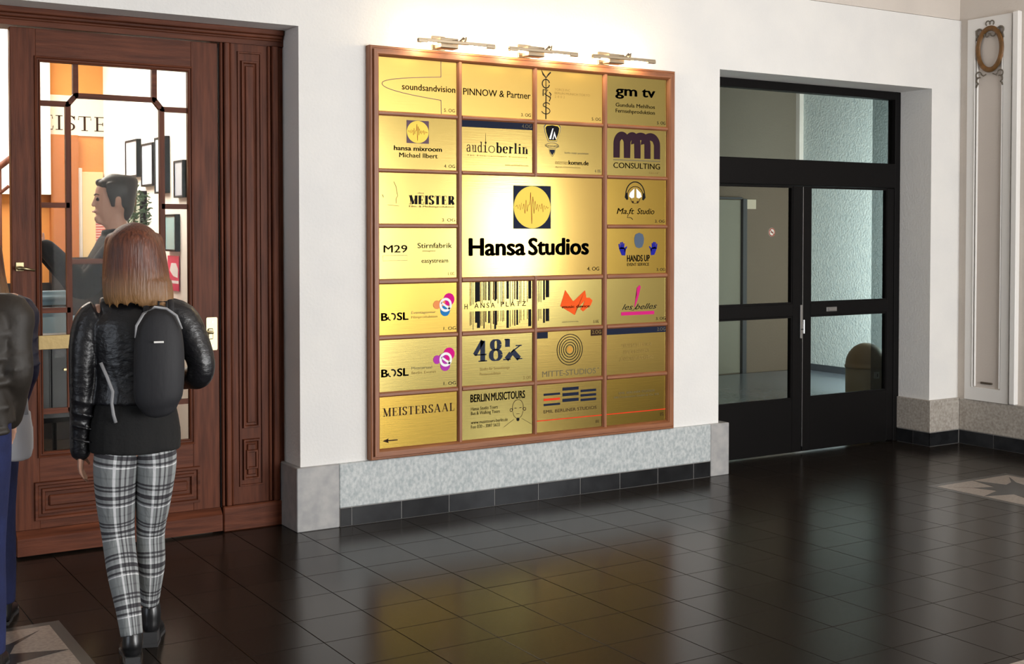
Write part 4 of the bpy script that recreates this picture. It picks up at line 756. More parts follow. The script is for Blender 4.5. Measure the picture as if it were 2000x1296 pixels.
MB().tube([(0, 0, 0.3), (0.01, 0, 1.2), (0.0, 0, 1.72), (0.02, 0, 1.9)], [0.014, 0.012, 0.008, 0.004], 8).tube([(0, 0, 1.55), (-0.05, -0.02, 1.75), (-0.1, -0.02, 1.88)], [0.006, 0.004, 0.003], 6).build('trunk', 'bark', pt, smooth=True)
MB().lathe([(0.11, 0), (0.14, 0.28), (0.15, 0.30), (0.13, 0.30), (0.12, 0.27)]).build('pot', 'lobby_dark', pt, smooth=True)
mb = MB(); rr = random.Random(4)
for k in range(420):
    a = rr.uniform(0, 2*PI); u = rr.uniform(-1, 1); r = 0.105*rr.random()**0.5
    c = Vector((0.01 + r*math.cos(a)*math.sqrt(1-u*u*0.6) - (0.05 if k % 3 == 0 else 0), r*math.sin(a), 1.79 + u*0.13 + (0.07 if k % 3 == 0 else 0)))
    d = Vector((rr.uniform(-1, 1), rr.uniform(-1, 1), rr.uniform(-1, 0.4))).normalized()*0.016; e = d.cross(Vector((rr.random(), rr.random(), 1))).normalized()*0.008
    mb.quad(c-d, c+e, c+d, c-e)
lv = mb.build('leaves', 'leaf', pt); tag(lv, kind='stuff')
# chair shape standing in for a pale car reflected in the glass
ch = empty('reflected_car_chair', (1.64, 1.34, 0), rz=0.15, label='pale blue chair shape standing in for a car reflected in the glass, above the brass bar', cat='car reflection')
M['black_seat'] = mat('black_seat_cloth', (0.01, 0.01, 0.012), 0.8); M['pale_blue'] = mat('pale_blue_reflection', srgb(170, 202, 220), 0.45)
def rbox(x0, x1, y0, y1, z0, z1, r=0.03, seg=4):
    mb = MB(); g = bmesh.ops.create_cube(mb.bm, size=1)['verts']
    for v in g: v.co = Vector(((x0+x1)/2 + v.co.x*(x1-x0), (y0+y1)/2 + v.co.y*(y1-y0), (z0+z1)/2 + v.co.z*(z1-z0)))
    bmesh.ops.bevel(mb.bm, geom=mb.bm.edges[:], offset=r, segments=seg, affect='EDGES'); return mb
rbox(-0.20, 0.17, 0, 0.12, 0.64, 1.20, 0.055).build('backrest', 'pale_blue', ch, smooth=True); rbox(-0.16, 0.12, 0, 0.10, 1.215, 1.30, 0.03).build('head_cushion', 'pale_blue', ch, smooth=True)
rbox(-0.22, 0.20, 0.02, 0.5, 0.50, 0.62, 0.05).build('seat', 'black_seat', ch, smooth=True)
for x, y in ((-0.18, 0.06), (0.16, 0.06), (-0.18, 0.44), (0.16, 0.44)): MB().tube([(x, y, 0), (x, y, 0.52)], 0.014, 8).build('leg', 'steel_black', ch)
# dark cabinet added to black out the low view, pale doormat, stair rail
cb = empty('added_console', (1.47, 0.60, 0), label='dark console table added to keep the view below the brass bar black', cat='table')
MB().box(-0.19, 0.17, 0, 0.22, 0.64, 1.09, 0.006).build('carcass', 'lobby_dark', cb)
for x in (-0.17, -0.005): dd = MB().box(x, x+0.155, -0.012, 0, 0.67, 1.05, 0.004).build('drawer', 'lobby_dark', cb); MB().box(x+0.06, x+0.10, -0.02, -0.012, 0.90, 0.915, 0.002).build('handle', 'brass_fit', dd)
for x, y in ((-0.175, 0.02), (0.155, 0.02), (-0.175, 0.20), (0.155, 0.20)): MB().box(x-0.013, x+0.013, y-0.013, y+0.013, 0, 0.64).build('leg', 'lobby_dark', cb)
tag(MB().prism([(1.36, 0.95), (1.70, 0.95), (1.72, 1.28), (1.45, 1.28)], 0.001, 0.009, 'z').build('grey_doormat', mat('grey_mat', srgb(126, 124, 122), 0.8, bump=0.4, bscale=90)), 'grey doormat on the floor just inside the door', 'mat')
sr = empty('stair_handrail', (1.55, 3.0, 0), label='wooden stair handrail in the gap left of the door', cat='handrail')
MB().tube([(-0.5, 0, 1.60), (0.0, 0, 2.05), (0.18, 0, 2.20)], 0.022, 10).build('rail', 'wood_v', sr, smooth=True)
MB().tube([(-0.5, 0, 1.40), (0.0, 0, 1.86), (0.14, 0, 1.98)], 0.012, 10).build('lower_rail', 'wood_v', sr, smooth=True)
for x, z in ((-0.45, 1.64), (-0.2, 1.86), (0.08, 2.1)): MB().tube([(x, 0, 0), (x, 0, z)], 0.011, 8).build('baluster', 'wood_v', sr, smooth=True)

# ---------------------------------------------------------------- people
def limb(bm, pts, rad, n=14, uv=None, ends=True, ref=None):
    """lofted tapering tube; rad entries r or (rx, ry)"""
    pts = [Vector(p) for p in pts]; rad = [r if isinstance(r, (tuple, list)) else (r, r) for r in rad]
    # smooth resample (Catmull-Rom)
    def cr(a, b_, c, d, t): return 0.5*((2*b_) + (c-a)*t + (2*a-5*b_+4*c-d)*t*t + (-a+3*b_-3*c+d)*t**3)
    Q = []; RR = []; N = len(pts); S = 4
    for i in range(N-1):
        p0, p1, p2, p3 = pts[max(i-1, 0)], pts[i], pts[i+1], pts[min(i+2, N-1)]
        r0, r1, r2, r3 = [Vector((*rad[j], 0)) for j in (max(i-1, 0), i, i+1, min(i+2, N-1))]
        for k in range(S): Q.append(cr(p0, p1, p2, p3, k/S)); RR.append(cr(r0, r1, r2, r3, k/S))
    Q.append(pts[-1]); RR.append(Vector((*rad[-1], 0)))
    if ends:
        for e, (i, j) in enumerate(((0, 1), (-1, -2))):
            d = (Q[i]-Q[j]).normalized(); r = min(RR[i].x, RR[i].y)
            a1, a2 = (Q[i]+d*r*0.55, RR[i]*0.82), (Q[i]+d*r*0.92, RR[i]*0.38)
            if e == 0: Q[:0] = [a2[0], a1[0]]; RR[:0] = [a2[1], a1[1]]
            else: Q += [a1[0], a2[0]]; RR += [a1[1], a2[1]]
    rings = []; L = 0; LL = []
    for i, q in enumerate(Q):
        t = (Q[min(i+1, len(Q)-1)] - Q[max(i-1, 0)])
        if t.length < 1e-9: t = Vector((0, 0, 1))
        t.normalize(); a = Vector(ref) if ref else Vector((1, 0, 0)); a = a - t*a.dot(t)
        if a.length < 0.35 and not ref: a = Vector((0, 0, 1)) - t*t.z
        a.normalize(); b_ = t.cross(a)
        if i: L += (q-Q[i-1]).length
        LL.append(L)
        rings.append([bm.verts.new(q + a*math.cos(2*PI*k/n)*RR[i].x + b_*math.sin(2*PI*k/n)*RR[i].y) for k in range(n)])
    for j, (A, B) in enumerate(zip(rings, rings[1:])):
        for k in range(n):
            f = bm.faces.new((A[k], A[(k+1) % n], B[(k+1) % n], B[k]))
            if uv:
                for lp, (uu, vv) in zip(f.loops, ((k/n, LL[j]), ((k+1)/n, LL[j]), ((k+1)/n, LL[j+1]), (k/n, LL[j+1]))): lp[uv].uv = (uu, vv)
    bm.faces.new(rings[0][::-1]); bm.faces.new(rings[-1])
def remesh(bm, name, vox=0.008, it=4, fac=0.5):
    bmesh.ops.recalc_face_normals(bm, faces=bm.faces[:]); me = bpy.data.meshes.new(name); bm.to_mesh(me); bm.free()
    o = bpy.data.objects.new('tmp', me); C.objects.link(o)
    m = o.modifiers.new('r', 'REMESH'); m.mode = 'VOXEL'; m.voxel_size = vox
    s_ = o.modifiers.new('s', 'SMOOTH'); s_.factor = fac; s_.iterations = it
    dg = bpy.context.evaluated_depsgraph_get(); out = bpy.data.meshes.new_from_object(o.evaluated_get(dg))
    bpy.data.objects.remove(o); bpy.data.meshes.remove(me); out.shade_smooth(); out.name = name; return out
def hand_limbs(bm, wrist, d, side, palm, curl=0.5, s=1.0):
    """wrist point, direction of the hand d, side = towards the thumb, palm = palm normal"""
    wrist = Vector(wrist); d = Vector(d).normalized(); side = Vector(side); side = (side - d*side.dot(d)).normalized(); pn = Vector(palm); pn = (pn - d*pn.dot(d) - side*pn.dot(side)).normalized()
    limb(bm, [wrist - d*0.02, wrist + d*0.03*s, wrist + d*0.085*s], [(0.024*s, 0.018*s), (0.038*s, 0.015*s), (0.040*s, 0.013*s)], 12, ref=side)
    for k, (off, ln) in enumerate(((0.029, 0.072), (0.010, 0.080), (-0.010, 0.074), (-0.028, 0.058))):
        b0 = wrist + d*0.078*s + side*off*s; dd = d.copy(); P_ = [b0]
        for q in range(3):
            a = curl*(0.35+0.45*q); dir_ = (d*math.cos(a) + pn*math.sin(a)); P_.append(P_[-1] + dir_*ln*s/3)
        limb(bm, P_, [0.0088*s, 0.0085*s, 0.0078*s, 0.0065*s], 8)
    t0 = wrist + d*0.022*s + side*0.026*s
    limb(bm, [t0, t0 + (side*0.6+d*0.7+pn*0.25)*0.035*s, t0 + (side*0.45+d*0.95+pn*0.5)*0.062*s], [0.012*s, 0.010*s, 0.008*s], 8)
def head_limbs(bm, c, fw, s=1.0):
    """c head centre, fw facing"""
    c = Vector(c); f = Vector(fw); f.z = 0; f.normalize(); r = Vector((f.y, -f.x, 0)); up = Vector((0, 0, 1)); X = lambda a, b_, z: c + r*a*s + f*b_*s + up*z*s
    limb(bm, [X(0, 0.018, -0.105), X(0, 0.012, -0.06), X(0, 0.0, 0.0), X(0, -0.008, 0.055), X(0, -0.012, 0.085)], [(0.040*s, 0.046*s), (0.058*s, 0.074*s), (0.073*s, 0.092*s), (0.072*s, 0.090*s), (0.045*s, 0.060*s)], 18, ref=r)
    limb(bm, [X(0, 0.084, 0.018), X(0, 0.094, -0.012), X(0, 0.098, -0.024)], [0.007*s, 0.009*s, 0.011*s], 8)
    limb(bm, [X(-0.02, 0.082, -0.058), X(0, 0.092, -0.056), X(0.02, 0.082, -0.058)], [0.006*s, 0.009*s, 0.006*s], 8)
    limb(bm, [X(0, 0.07, -0.10), X(0, 0.078, -0.092)], [0.02*s, 0.018*s], 8)
    for sg in (-1, 1): limb(bm, [X(sg*0.074, -0.004, -0.03), X(sg*0.080, -0.008, 0.0), X(sg*0.078, -0.012, 0.028)], [(0.005*s, 0.012*s), (0.007*s, 0.018*s), (0.005*s, 0.015*s)], 8, ref=r)
    return X
def face_parts(root, X, s=1.0):
    for sg in (-1, 1):
        mb = MB(); bmesh.ops.create_uvsphere(mb.bm, u_segments=12, v_segments=8, radius=0.011*s, matrix=Matrix.Translation(X(sg*0.031, 0.078, 0.004))); mb.build('eye', M['eye'], root, smooth=True)
        MB().tube([X(sg*0.016, 0.091, 0.024), X(sg*0.034, 0.088, 0.030), X(sg*0.050, 0.074, 0.024)], [0.003, 0.0035, 0.002], 6).build('eyebrow', M['hair_dark'], root, smooth=True)
    MB().tube([X(-0.022, 0.088, -0.058), X(0, 0.100, -0.057), X(0.022, 0.088, -0.058)], [0.002, 0.0045, 0.002], 8).build('lips', M['lips'], root, smooth=True)
M['skin'] = mat('skin', srgb(208, 160, 136), 0.5); M['eye'] = mat('eye', (0.03, 0.02, 0.02), 0.2); M['lips'] = mat('lips', srgb(168, 92, 84), 0.45); M['hair_dark'] = mat('dark_hair', (0.02, 0.015, 0.012), 0.5)
M['leather'] = mat('black_leather', (0.010, 0.010, 0.012), 0.36, bump=0.55, bscale=26, bstretch=(1, 1, 1.5), spec=0.55)
M['black_knit'] = mat('black_jersey', (0.006, 0.006, 0.006), 0.9, bump=0.2, bscale=90)
M['boot'] = mat('black_boot_leather', (0.010, 0.010, 0.011), 0.3, spec=0.6); M['sole'] = mat('grey_sole', (0.035, 0.035, 0.037), 0.55)
M['pack'] = mat('charcoal_nylon', (0.014, 0.014, 0.017), 0.7, bump=0.4, bscale=14, bstretch=(1.2, 1, 0.4)); M['reflective'] = mat('grey_piping', srgb(150, 150, 152), 0.4)
M['denim'] = mat('blue_denim', srgb(18, 26, 66), 0.85, bump=0.3, bscale=60, col2=srgb(25, 35, 80), cscale=12)
M['navy_coat'] = mat('navy_quilted_nylon', srgb(26, 28, 58), 0.5, bump=0.5, bscale=10); M['olive_coat'] = mat('brown_quilted_nylon', srgb(42, 36, 30), 0.6, bump=0.6, bscale=9)
M['blond'] = mat('dark_blond_hair', srgb(176, 140, 90), 0.5, col2=srgb(128, 96, 58), cscale=22, cstretch=(3, 3, 0.3), bump=0.5, bscale=60, bstretch=(3, 3, 0.2))
M['tote'] = mat('off_white_cotton', srgb(206, 206, 210), 0.8)
# reddish hair, paler at the ends
m = M['red_hair'] = mat('auburn_hair', srgb(72, 36, 24), 0.42, bump=0.55, bscale=50, bstretch=(3, 3, 0.18), col2=srgb(112, 62, 40), cscale=40, cstretch=(3, 3, 0.15))
nt = m.node_tree; b_ = nt.nodes['Principled BSDF']; base = b_.inputs['Base Color'].links[0].from_socket
sx_ = nt.nodes.new('ShaderNodeSeparateXYZ'); tc_ = nt.nodes.new('ShaderNodeTexCoord'); mr = nt.nodes.new('ShaderNodeMapRange'); mr.inputs['From Min'].default_value = 1.52; mr.inputs['From Max'].default_value = 1.39
mx = nt.nodes.new('ShaderNodeMix'); mx.data_type = 'RGBA'; nt.links.new(tc_.outputs['Object'], sx_.inputs[0]); nt.links.new(sx_.outputs['Z'], mr.inputs['Value']); nt.links.new(mr.outputs[0], mx.inputs[0]); nt.links.new(base, mx.inputs[6]); mx.inputs[7].default_value = srgb(136, 100, 62); nt.links.new(mx.outputs[2], b_.inputs['Base Color'])
# plaid trousers: woven stripes from the UVs (u around the leg, v down in metres)
m = M['plaid'] = mat('grey_plaid_cloth', srgb(150, 152, 152), 0.85); nt = m.node_tree; b_ = nt.nodes['Principled BSDF']
uvn = nt.nodes.new('ShaderNodeUVMap'); sp_ = nt.nodes.new('ShaderNodeSeparateXYZ'); nt.links.new(uvn.outputs[0], sp_.inputs[0])
def stripes(axis, period, bands):
    dv = nt.nodes.new('ShaderNodeMath'); dv.operation = 'DIVIDE'; dv.inputs[1].default_value = period; nt.links.new(sp_.outputs[axis], dv.inputs[0])
    fr_ = nt.nodes.new('ShaderNodeMath'); fr_.operation = 'FRACT'; nt.links.new(dv.outputs[0], fr_.inputs[0])
    cr = nt.nodes.new('ShaderNodeValToRGB'); cr.color_ramp.interpolation = 'CONSTANT'; el = cr.color_ramp.elements
    el[0].position = 0; el[0].color = (0.5, 0.5, 0.5, 1); el.remove(el[1])
    for pos, v in bands: e = el.new(pos); e.color = (v, v, v, 1)
    nt.links.new(fr_.outputs[0], cr.inputs[0]); return cr.outputs[0]
hz = stripes('Y', 0.150, [(0.04, 0.05), (0.09, 0.5), (0.14, 0.08), (0.19, 0.55), (0.26, 0.62), (0.31, 0.02), (0.41, 0.55), (0.50, 0.06), (0.55, 0.5), (0.58, 1.0), (0.61, 0.5), (0.82, 0.42), (0.86, 0.5)])
vt = stripes('X', 0.5, [(0.20, 0.18), (0.30, 0.5), (0.34, 0.12), (0.37, 0.55), (0.42, 0.12), (0.45, 0.5), (0.50, 1.0), (0.54, 0.5), (0.62, 0.42), (0.66, 0.5)])
mu = nt.nodes.new('ShaderNodeMix'); mu.data_type = 'RGBA'; mu.inputs[0].default_value = 0.5; nt.links.new(hz, mu.inputs[6]); nt.links.new(vt, mu.inputs[7])
cr = nt.nodes.new('ShaderNodeValToRGB'); e = cr.color_ramp.elements; e[0].position = 0.04; e[0].color = (0.012, 0.012, 0.016, 1); e[1].position = 0.50; e[1].color = srgb(138, 142, 142)
q_ = e.new(0.28); q_.color = srgb(66, 64, 68); q_ = e.new(0.78); q_.color = srgb(214, 214, 216)
wv = nt.nodes.new('ShaderNodeTexNoise'); wv.inputs['Scale'].default_value = 180; 
nt.links.new(mu.outputs[2], cr.inputs[0]); nt.links.new(cr.outputs[0], b_.inputs['Base Color'])
bp = nt.nodes.new('ShaderNodeBump'); bp.inputs['Strength'].default_value = 0.5; bp.inputs['Distance'].default_value = 0.01; nz = nt.nodes.new('ShaderNodeTexNoise'); nz.inputs['Scale'].default_value = 14
nt.links.new(tc_.outputs[0], nz.inputs[0]) if 0 else None; nt.links.new(nz.outputs[0], bp.inputs['Height']); nt.links.new(bp.outputs[0], b_.inputs['Normal'])

def shoe(root, heel, yaw=0, name='boot', high=0.13, s=1.0, hl=0.0):
    """heel = ground point under the heel; toe towards +y turned by yaw; hl = heel block height"""
    h = Vector(heel); f = Vector((-math.sin(yaw), math.cos(yaw), 0)); up = Vector((0, 0, 1)); r = Vector((f.y, -f.x, 0)); bm = bmesh.new(); X = lambda a, b_, z: h + r*a*s + f*b_*s + up*z*s
    limb(bm, [X(0, 0.022, 0.030+hl), X(0, 0.026, high*0.6+hl), X(0, 0.028, high+hl), X(0, 0.028, high+0.03+hl)], [(0.036*s, 0.042*s), (0.038*s, 0.045*s), (0.040*s, 0.048*s), (0.036*s, 0.042*s)], 16, ref=r)
    limb(bm, [X(0, 0.015, 0.035+hl), X(0, 0.09, 0.035+hl*0.7), X(0, 0.17, 0.028), X(0, 0.225, 0.022)], [(0.032*s, 0.03*s), (0.036*s, 0.032*s), (0.042*s, 0.022*s), (0.030*s, 0.014*s)], 16, ref=r)
    b_ = obj(name, remesh(bm, name, 0.006, 3), 'boot', root)
    mb = MB(); mb.prism([tuple((X(a, q, 0))[:2]) for a, q in ((-0.03, -0.02), (0.03, -0.02), (0.034, 0.05), (0.032, 0.10), (0.044, 0.17), (0.030, 0.235), (0, 0.25), (-0.030, 0.235), (-0.044, 0.17), (-0.032, 0.10), (-0.034, 0.05))], h.z, h.z+0.014, 'z'); mb.build('sole', 'sole', b_)
    mb = MB(); mb.prism([tuple((X(a, q, 0))[:2]) for a, q in ((-0.027, -0.018), (0.027, -0.018), (0.031, 0.045), (-0.031, 0.045))], h.z, h.z+0.014+hl, 'z'); mb.build('heel', 'sole', b_)
    return b_

# --- woman in plaid trousers, seen from behind
wm = empty('person', (1.352, -1.505, 0), rz=math.radians(-15.4), label='woman with bobbed auburn hair, leather jacket and plaid trousers walking to the wooden door', cat='person')
HC = (-0.008, 0.0, 1.552)
shL, elL, wrL = (-0.165, 0.0, 1.325), (-0.206, -0.015, 1.06), (-0.216, 0.02, 0.805)
shR, elR, wrR = (0.165, 0.0, 1.315), (0.238, -0.035, 1.100), (0.165, 0.17, 1.045)
hpL, knL, anL = (-0.085, 0, 0.86), (-0.078, 0.0, 0.45), (-0.028, -0.14, 0.12)
hpR, knR, anR = (0.055, 0, 0.86), (0.040, 0.05, 0.45), (0.036, 0.07, 0.16)
bm = bmesh.new()
Xf = head_limbs(bm, HC, (-0.25, 1, 0), 0.98)
limb(bm, [(0, -0.02, 1.35), (-0.004, -0.012, 1.43), (-0.006, -0.005, 1.50)], [0.055, 0.050, 0.052])
limb(bm, [(0, 0, 0.84), (0, 0, 0.95), (0, 0, 1.08), (0, -0.005, 1.22), (0, -0.01, 1.33)], [(0.135, 0.095), (0.145, 0.10), (0.11, 0.08), (0.135, 0.09), (0.13, 0.07)], 18)
for a, b_, c in ((shL, elL, wrL), (shR, elR, wrR)): limb(bm, [(a[0]*0.5, 0, a[2]-0.02), (a[0], a[1], a[2]-0.015), b_, c], [0.05, 0.048, 0.034, 0.024])
for a, b_, c in ((hpL, knL, anL), (hpR, knR, anR)): limb(bm, [a, b_, c, (c[0], c[1]+0.01, c[2]-0.05)], [0.082, 0.05, 0.032, 0.024])
hand_limbs(bm, wrL, (-0.02, 0.10, -1), (0.1, 1, 0), (1, 0.1, 0), 0.5, 0.86)
hand_limbs(bm, wrR, (-0.85, 0.5, -0.1), (0, 0.2, 1), (-0.4, -1, 0), 0.8, 0.86)
obj('body', remesh(bm, 'body', 0.0065, 3), 'skin', wm); face_parts(wm, Xf)
bm = bmesh.new()   # hair
limb(bm, [(-0.010, -0.012, 1.688), (-0.010, -0.013, 1.681), (-0.010, -0.014, 1.668), (-0.010, -0.016, 1.645), (-0.010, -0.020, 1.605), (-0.008, -0.026, 1.545), (-0.004, -0.036, 1.475), (0.0, -0.044, 1.42), (0.004, -0.046, 1.39)],
     [(0.012, 0.014), (0.038, 0.042), (0.062, 0.068), (0.084, 0.092), (0.103, 0.106), (0.112, 0.104), (0.121, 0.092), (0.125, 0.080), (0.120, 0.070)], 26, ends=False)
for sg in (-1, 1): limb(bm, [(sg*0.080-0.01, 0.01, 1.62), (sg*0.098-0.006, 0.035, 1.52), (sg*0.104, 0.040, 1.42), (sg*0.100+0.01, 0.038, 1.385)], [(0.03, 0.045), (0.026, 0.05), (0.026, 0.05), (0.018, 0.04)], 12)
rr = random.Random(9)
for k in range(26):
    a = PI*1.05 + PI*0.95*k/25 - 0.02; x, y = 0.118*math.cos(a), -0.045+0.07*math.sin(a); ln = rr.uniform(0.0, 0.022) - (0.008 if x < 0 else -0.006)
    limb(bm, [(x, y, 1.46), (x*1.03+0.004, y, 1.41), (x*1.05+0.008, y, 1.375-ln)], [0.013, 0.012, 0.004], 7)
obj('hair', remesh(bm, 'hair', 0.006, 2), 'red_hair', wm)
bm = bmesh.new()   # jacket
limb(bm, [(-0.005, 0, 0.985), (-0.005, 0.0, 1.08), (0, -0.005, 1.20), (0, -0.008, 1.30), (0, -0.010, 1.365)], [(0.172, 0.128), (0.158, 0.12), (0.172, 0.122), (0.178, 0.112), (0.125, 0.085)], 22, ends=False)
limb(bm, [(0, -0.015, 1.36), (0, -0.018, 1.405)], [(0.085, 0.072), (0.074, 0.064)], 16, ends=False)
limb(bm, [(-0.09, -0.005, 1.345), (-0.165, -0.002, 1.318), (-0.196, -0.012, 1.23), (-0.205, -0.018, 1.12), (-0.207, -0.010, 1.02), (-0.213, 0.008, 0.90), (-0.216, 0.018, 0.80)], [0.060, 0.064, 0.058, 0.052, 0.048, 0.043, 0.040], 16)
limb(bm, [(0.09, -0.005, 1.340), (0.165, -0.002, 1.308), (0.212, -0.014, 1.22), (0.240, -0.030, 1.135), (0.232, -0.010, 1.082), (0.20, 0.08, 1.065), (0.17, 0.15, 1.05)], [0.060, 0.068, 0.062, 0.055, 0.052, 0.046, 0.042], 16)
rr = random.Random(3)
for sx, pts in ((-1, [(-0.205, -0.012, z) for z in (1.10, 1.05, 1.0, 0.95, 0.90, 0.85)]), (1, [(0.238, -0.026, 1.16), (0.240, -0.026, 1.12), (0.232, -0.012, 1.085)])):
    for x, y, z in pts:
        a = rr.uniform(-0.012, 0.012); limb(bm, [(x-0.042, y-0.02+a, z+0.012), (x, y-0.044+a*0.3, z), (x+0.042, y-0.02, z-0.012)], [0.006, 0.008, 0.006], 8)
obj('jacket', remesh(bm, 'jacket', 0.0075, 2), 'leather', wm)
# grey zip edge of the jacket and tassel strap
MB().tube([(-0.135, -0.118, 1.155), (-0.112, -0.128, 1.10), (-0.092, -0.134, 1.045), (-0.096, -0.133, 1.00), (-0.090, -0.13, 0.955), (-0.082, -0.128, 0.925)], [0.0065, 0.0065, 0.007, 0.006, 0.0065, 0.0065], 8, flat=0.5).build('grey_strap', 'reflective', wm, smooth=True)
bm = bmesh.new()   # black jersey top under the jacket
limb(bm, [(-0.012, 0, 0.795), (-0.012, 0, 0.86), (-0.010, 0, 0.94), (-0.006, 0, 1.04)], [(0.172, 0.132), (0.174, 0.134), (0.162, 0.126), (0.135, 0.105)], 22, ends=False)
limb(bm, [(-0.08, -0.035, 0.815), (-0.078, -0.04, 0.90)], [(0.080, 0.088), (0.075, 0.08)], 14, ends=False); limb(bm, [(0.06, -0.035, 0.815), (0.058, -0.04, 0.90)], [(0.080, 0.088), (0.075, 0.08)], 14, ends=False)
obj('jersey_top', remesh(bm, 'jersey_top', 0.008, 3), 'black_knit', wm)
bm = bmesh.new(); uv = bm.loops.layers.uv.new('UVMap')   # trousers
limb(bm, [(-0.070, -0.008, 0.835), (-0.084, -0.012, 0.74), (-0.086, -0.004, 0.60), (-0.078, 0.0, 0.46), (-0.062, -0.055, 0.33), (-0.042, -0.105, 0.20), (-0.030, -0.13, 0.105)], [(0.088, 0.104), (0.086, 0.102), (0.075, 0.085), (0.062, 0.068), (0.058, 0.066), (0.047, 0.054), (0.041, 0.047)], 24, uv, ends=False)
limb(bm, [(0.056, -0.008, 0.835), (0.064, -0.008, 0.74), (0.055, 0.006, 0.60), (0.044, 0.045, 0.46), (0.046, 0.035, 0.34), (0.042, 0.055, 0.24), (0.038, 0.072, 0.165)], [(0.084, 0.104), (0.080, 0.100), (0.068, 0.084), (0.055, 0.066), (0.053, 0.064), (0.043, 0.052), (0.036, 0.045)], 24, uv, ends=False)
me = bpy.data.meshes.new('trousers'); bmesh.ops.recalc_face_normals(bm, faces=bm.faces[:]); bm.to_mesh(me); bm.free(); me.shade_smooth(); obj('trousers', me, 'plaid', wm)
shoe(wm, (-0.028, -0.165, 0.0), 0.05, high=0.060, hl=0.02); shoe(wm, (0.040, 0.045, 0.0), -0.1, high=0.085, hl=0.045)

# --- her backpack
bp_ = empty('backpack', (1.352, -1.505, 0), rz=math.radians(-15.4), label='slim charcoal backpack with grey piping on the woman in plaid trousers', cat='backpack')
bm = bmesh.new()
cxp = 0.078
limb(bm, [(cxp, -0.185, 0.985), (cxp-0.004, -0.190, 1.03), (cxp, -0.192, 1.13), (cxp, -0.185, 1.24), (cxp-0.002, -0.175, 1.315), (cxp-0.004, -0.165, 1.345)], [(0.070, 0.040), (0.090, 0.056), (0.094, 0.062), (0.090, 0.058), (0.074, 0.046), (0.045, 0.030)], 24)
obj('pack_body', remesh(bm, 'pack_body', 0.007, 3), 'pack', bp_)
MB().tube([(cxp-0.088, -0.222, 1.255), (cxp-0.082, -0.222, 1.300), (cxp-0.056, -0.216, 1.345), (cxp-0.015, -0.207, 1.368), (cxp+0.028, -0.208, 1.362), (cxp+0.064, -0.216, 1.335), (cxp+0.084, -0.222, 1.285)], [0.002, 0.005, 0.0055, 0.0055, 0.005, 0.005, 0.003], 8, flat=0.6).build('piping', 'reflective', bp_, smooth=True)
MB().box(cxp-0.020, cxp+0.016, -0.256, -0.250, 1.236, 1.243, 0.001).build('logo_tag', 'white_paint', bp_)
for x, z1 in ((cxp-0.045, 1.34), (cxp+0.045, 1.34)): MB().tube([(x, -0.15, z1), (x, -0.09, 1.385), (x, 0.0, 1.395), (x, 0.10, 1.33), (x, 0.13, 1.2), (x+0.02, 0.06, 1.06), (x+0.02, -0.13, 1.02)], 0.013, 8, flat=0.4).build('shoulder_strap', 'pack', bp_, smooth=True)
MB().tube([(cxp, -0.15, 1.35), (cxp, -0.14, 1.385), (cxp+0.03, -0.14, 1.385), (cxp+0.03, -0.15, 1.35)], 0.005, 8).build('grab_loop', 'pack', bp_, smooth=True)

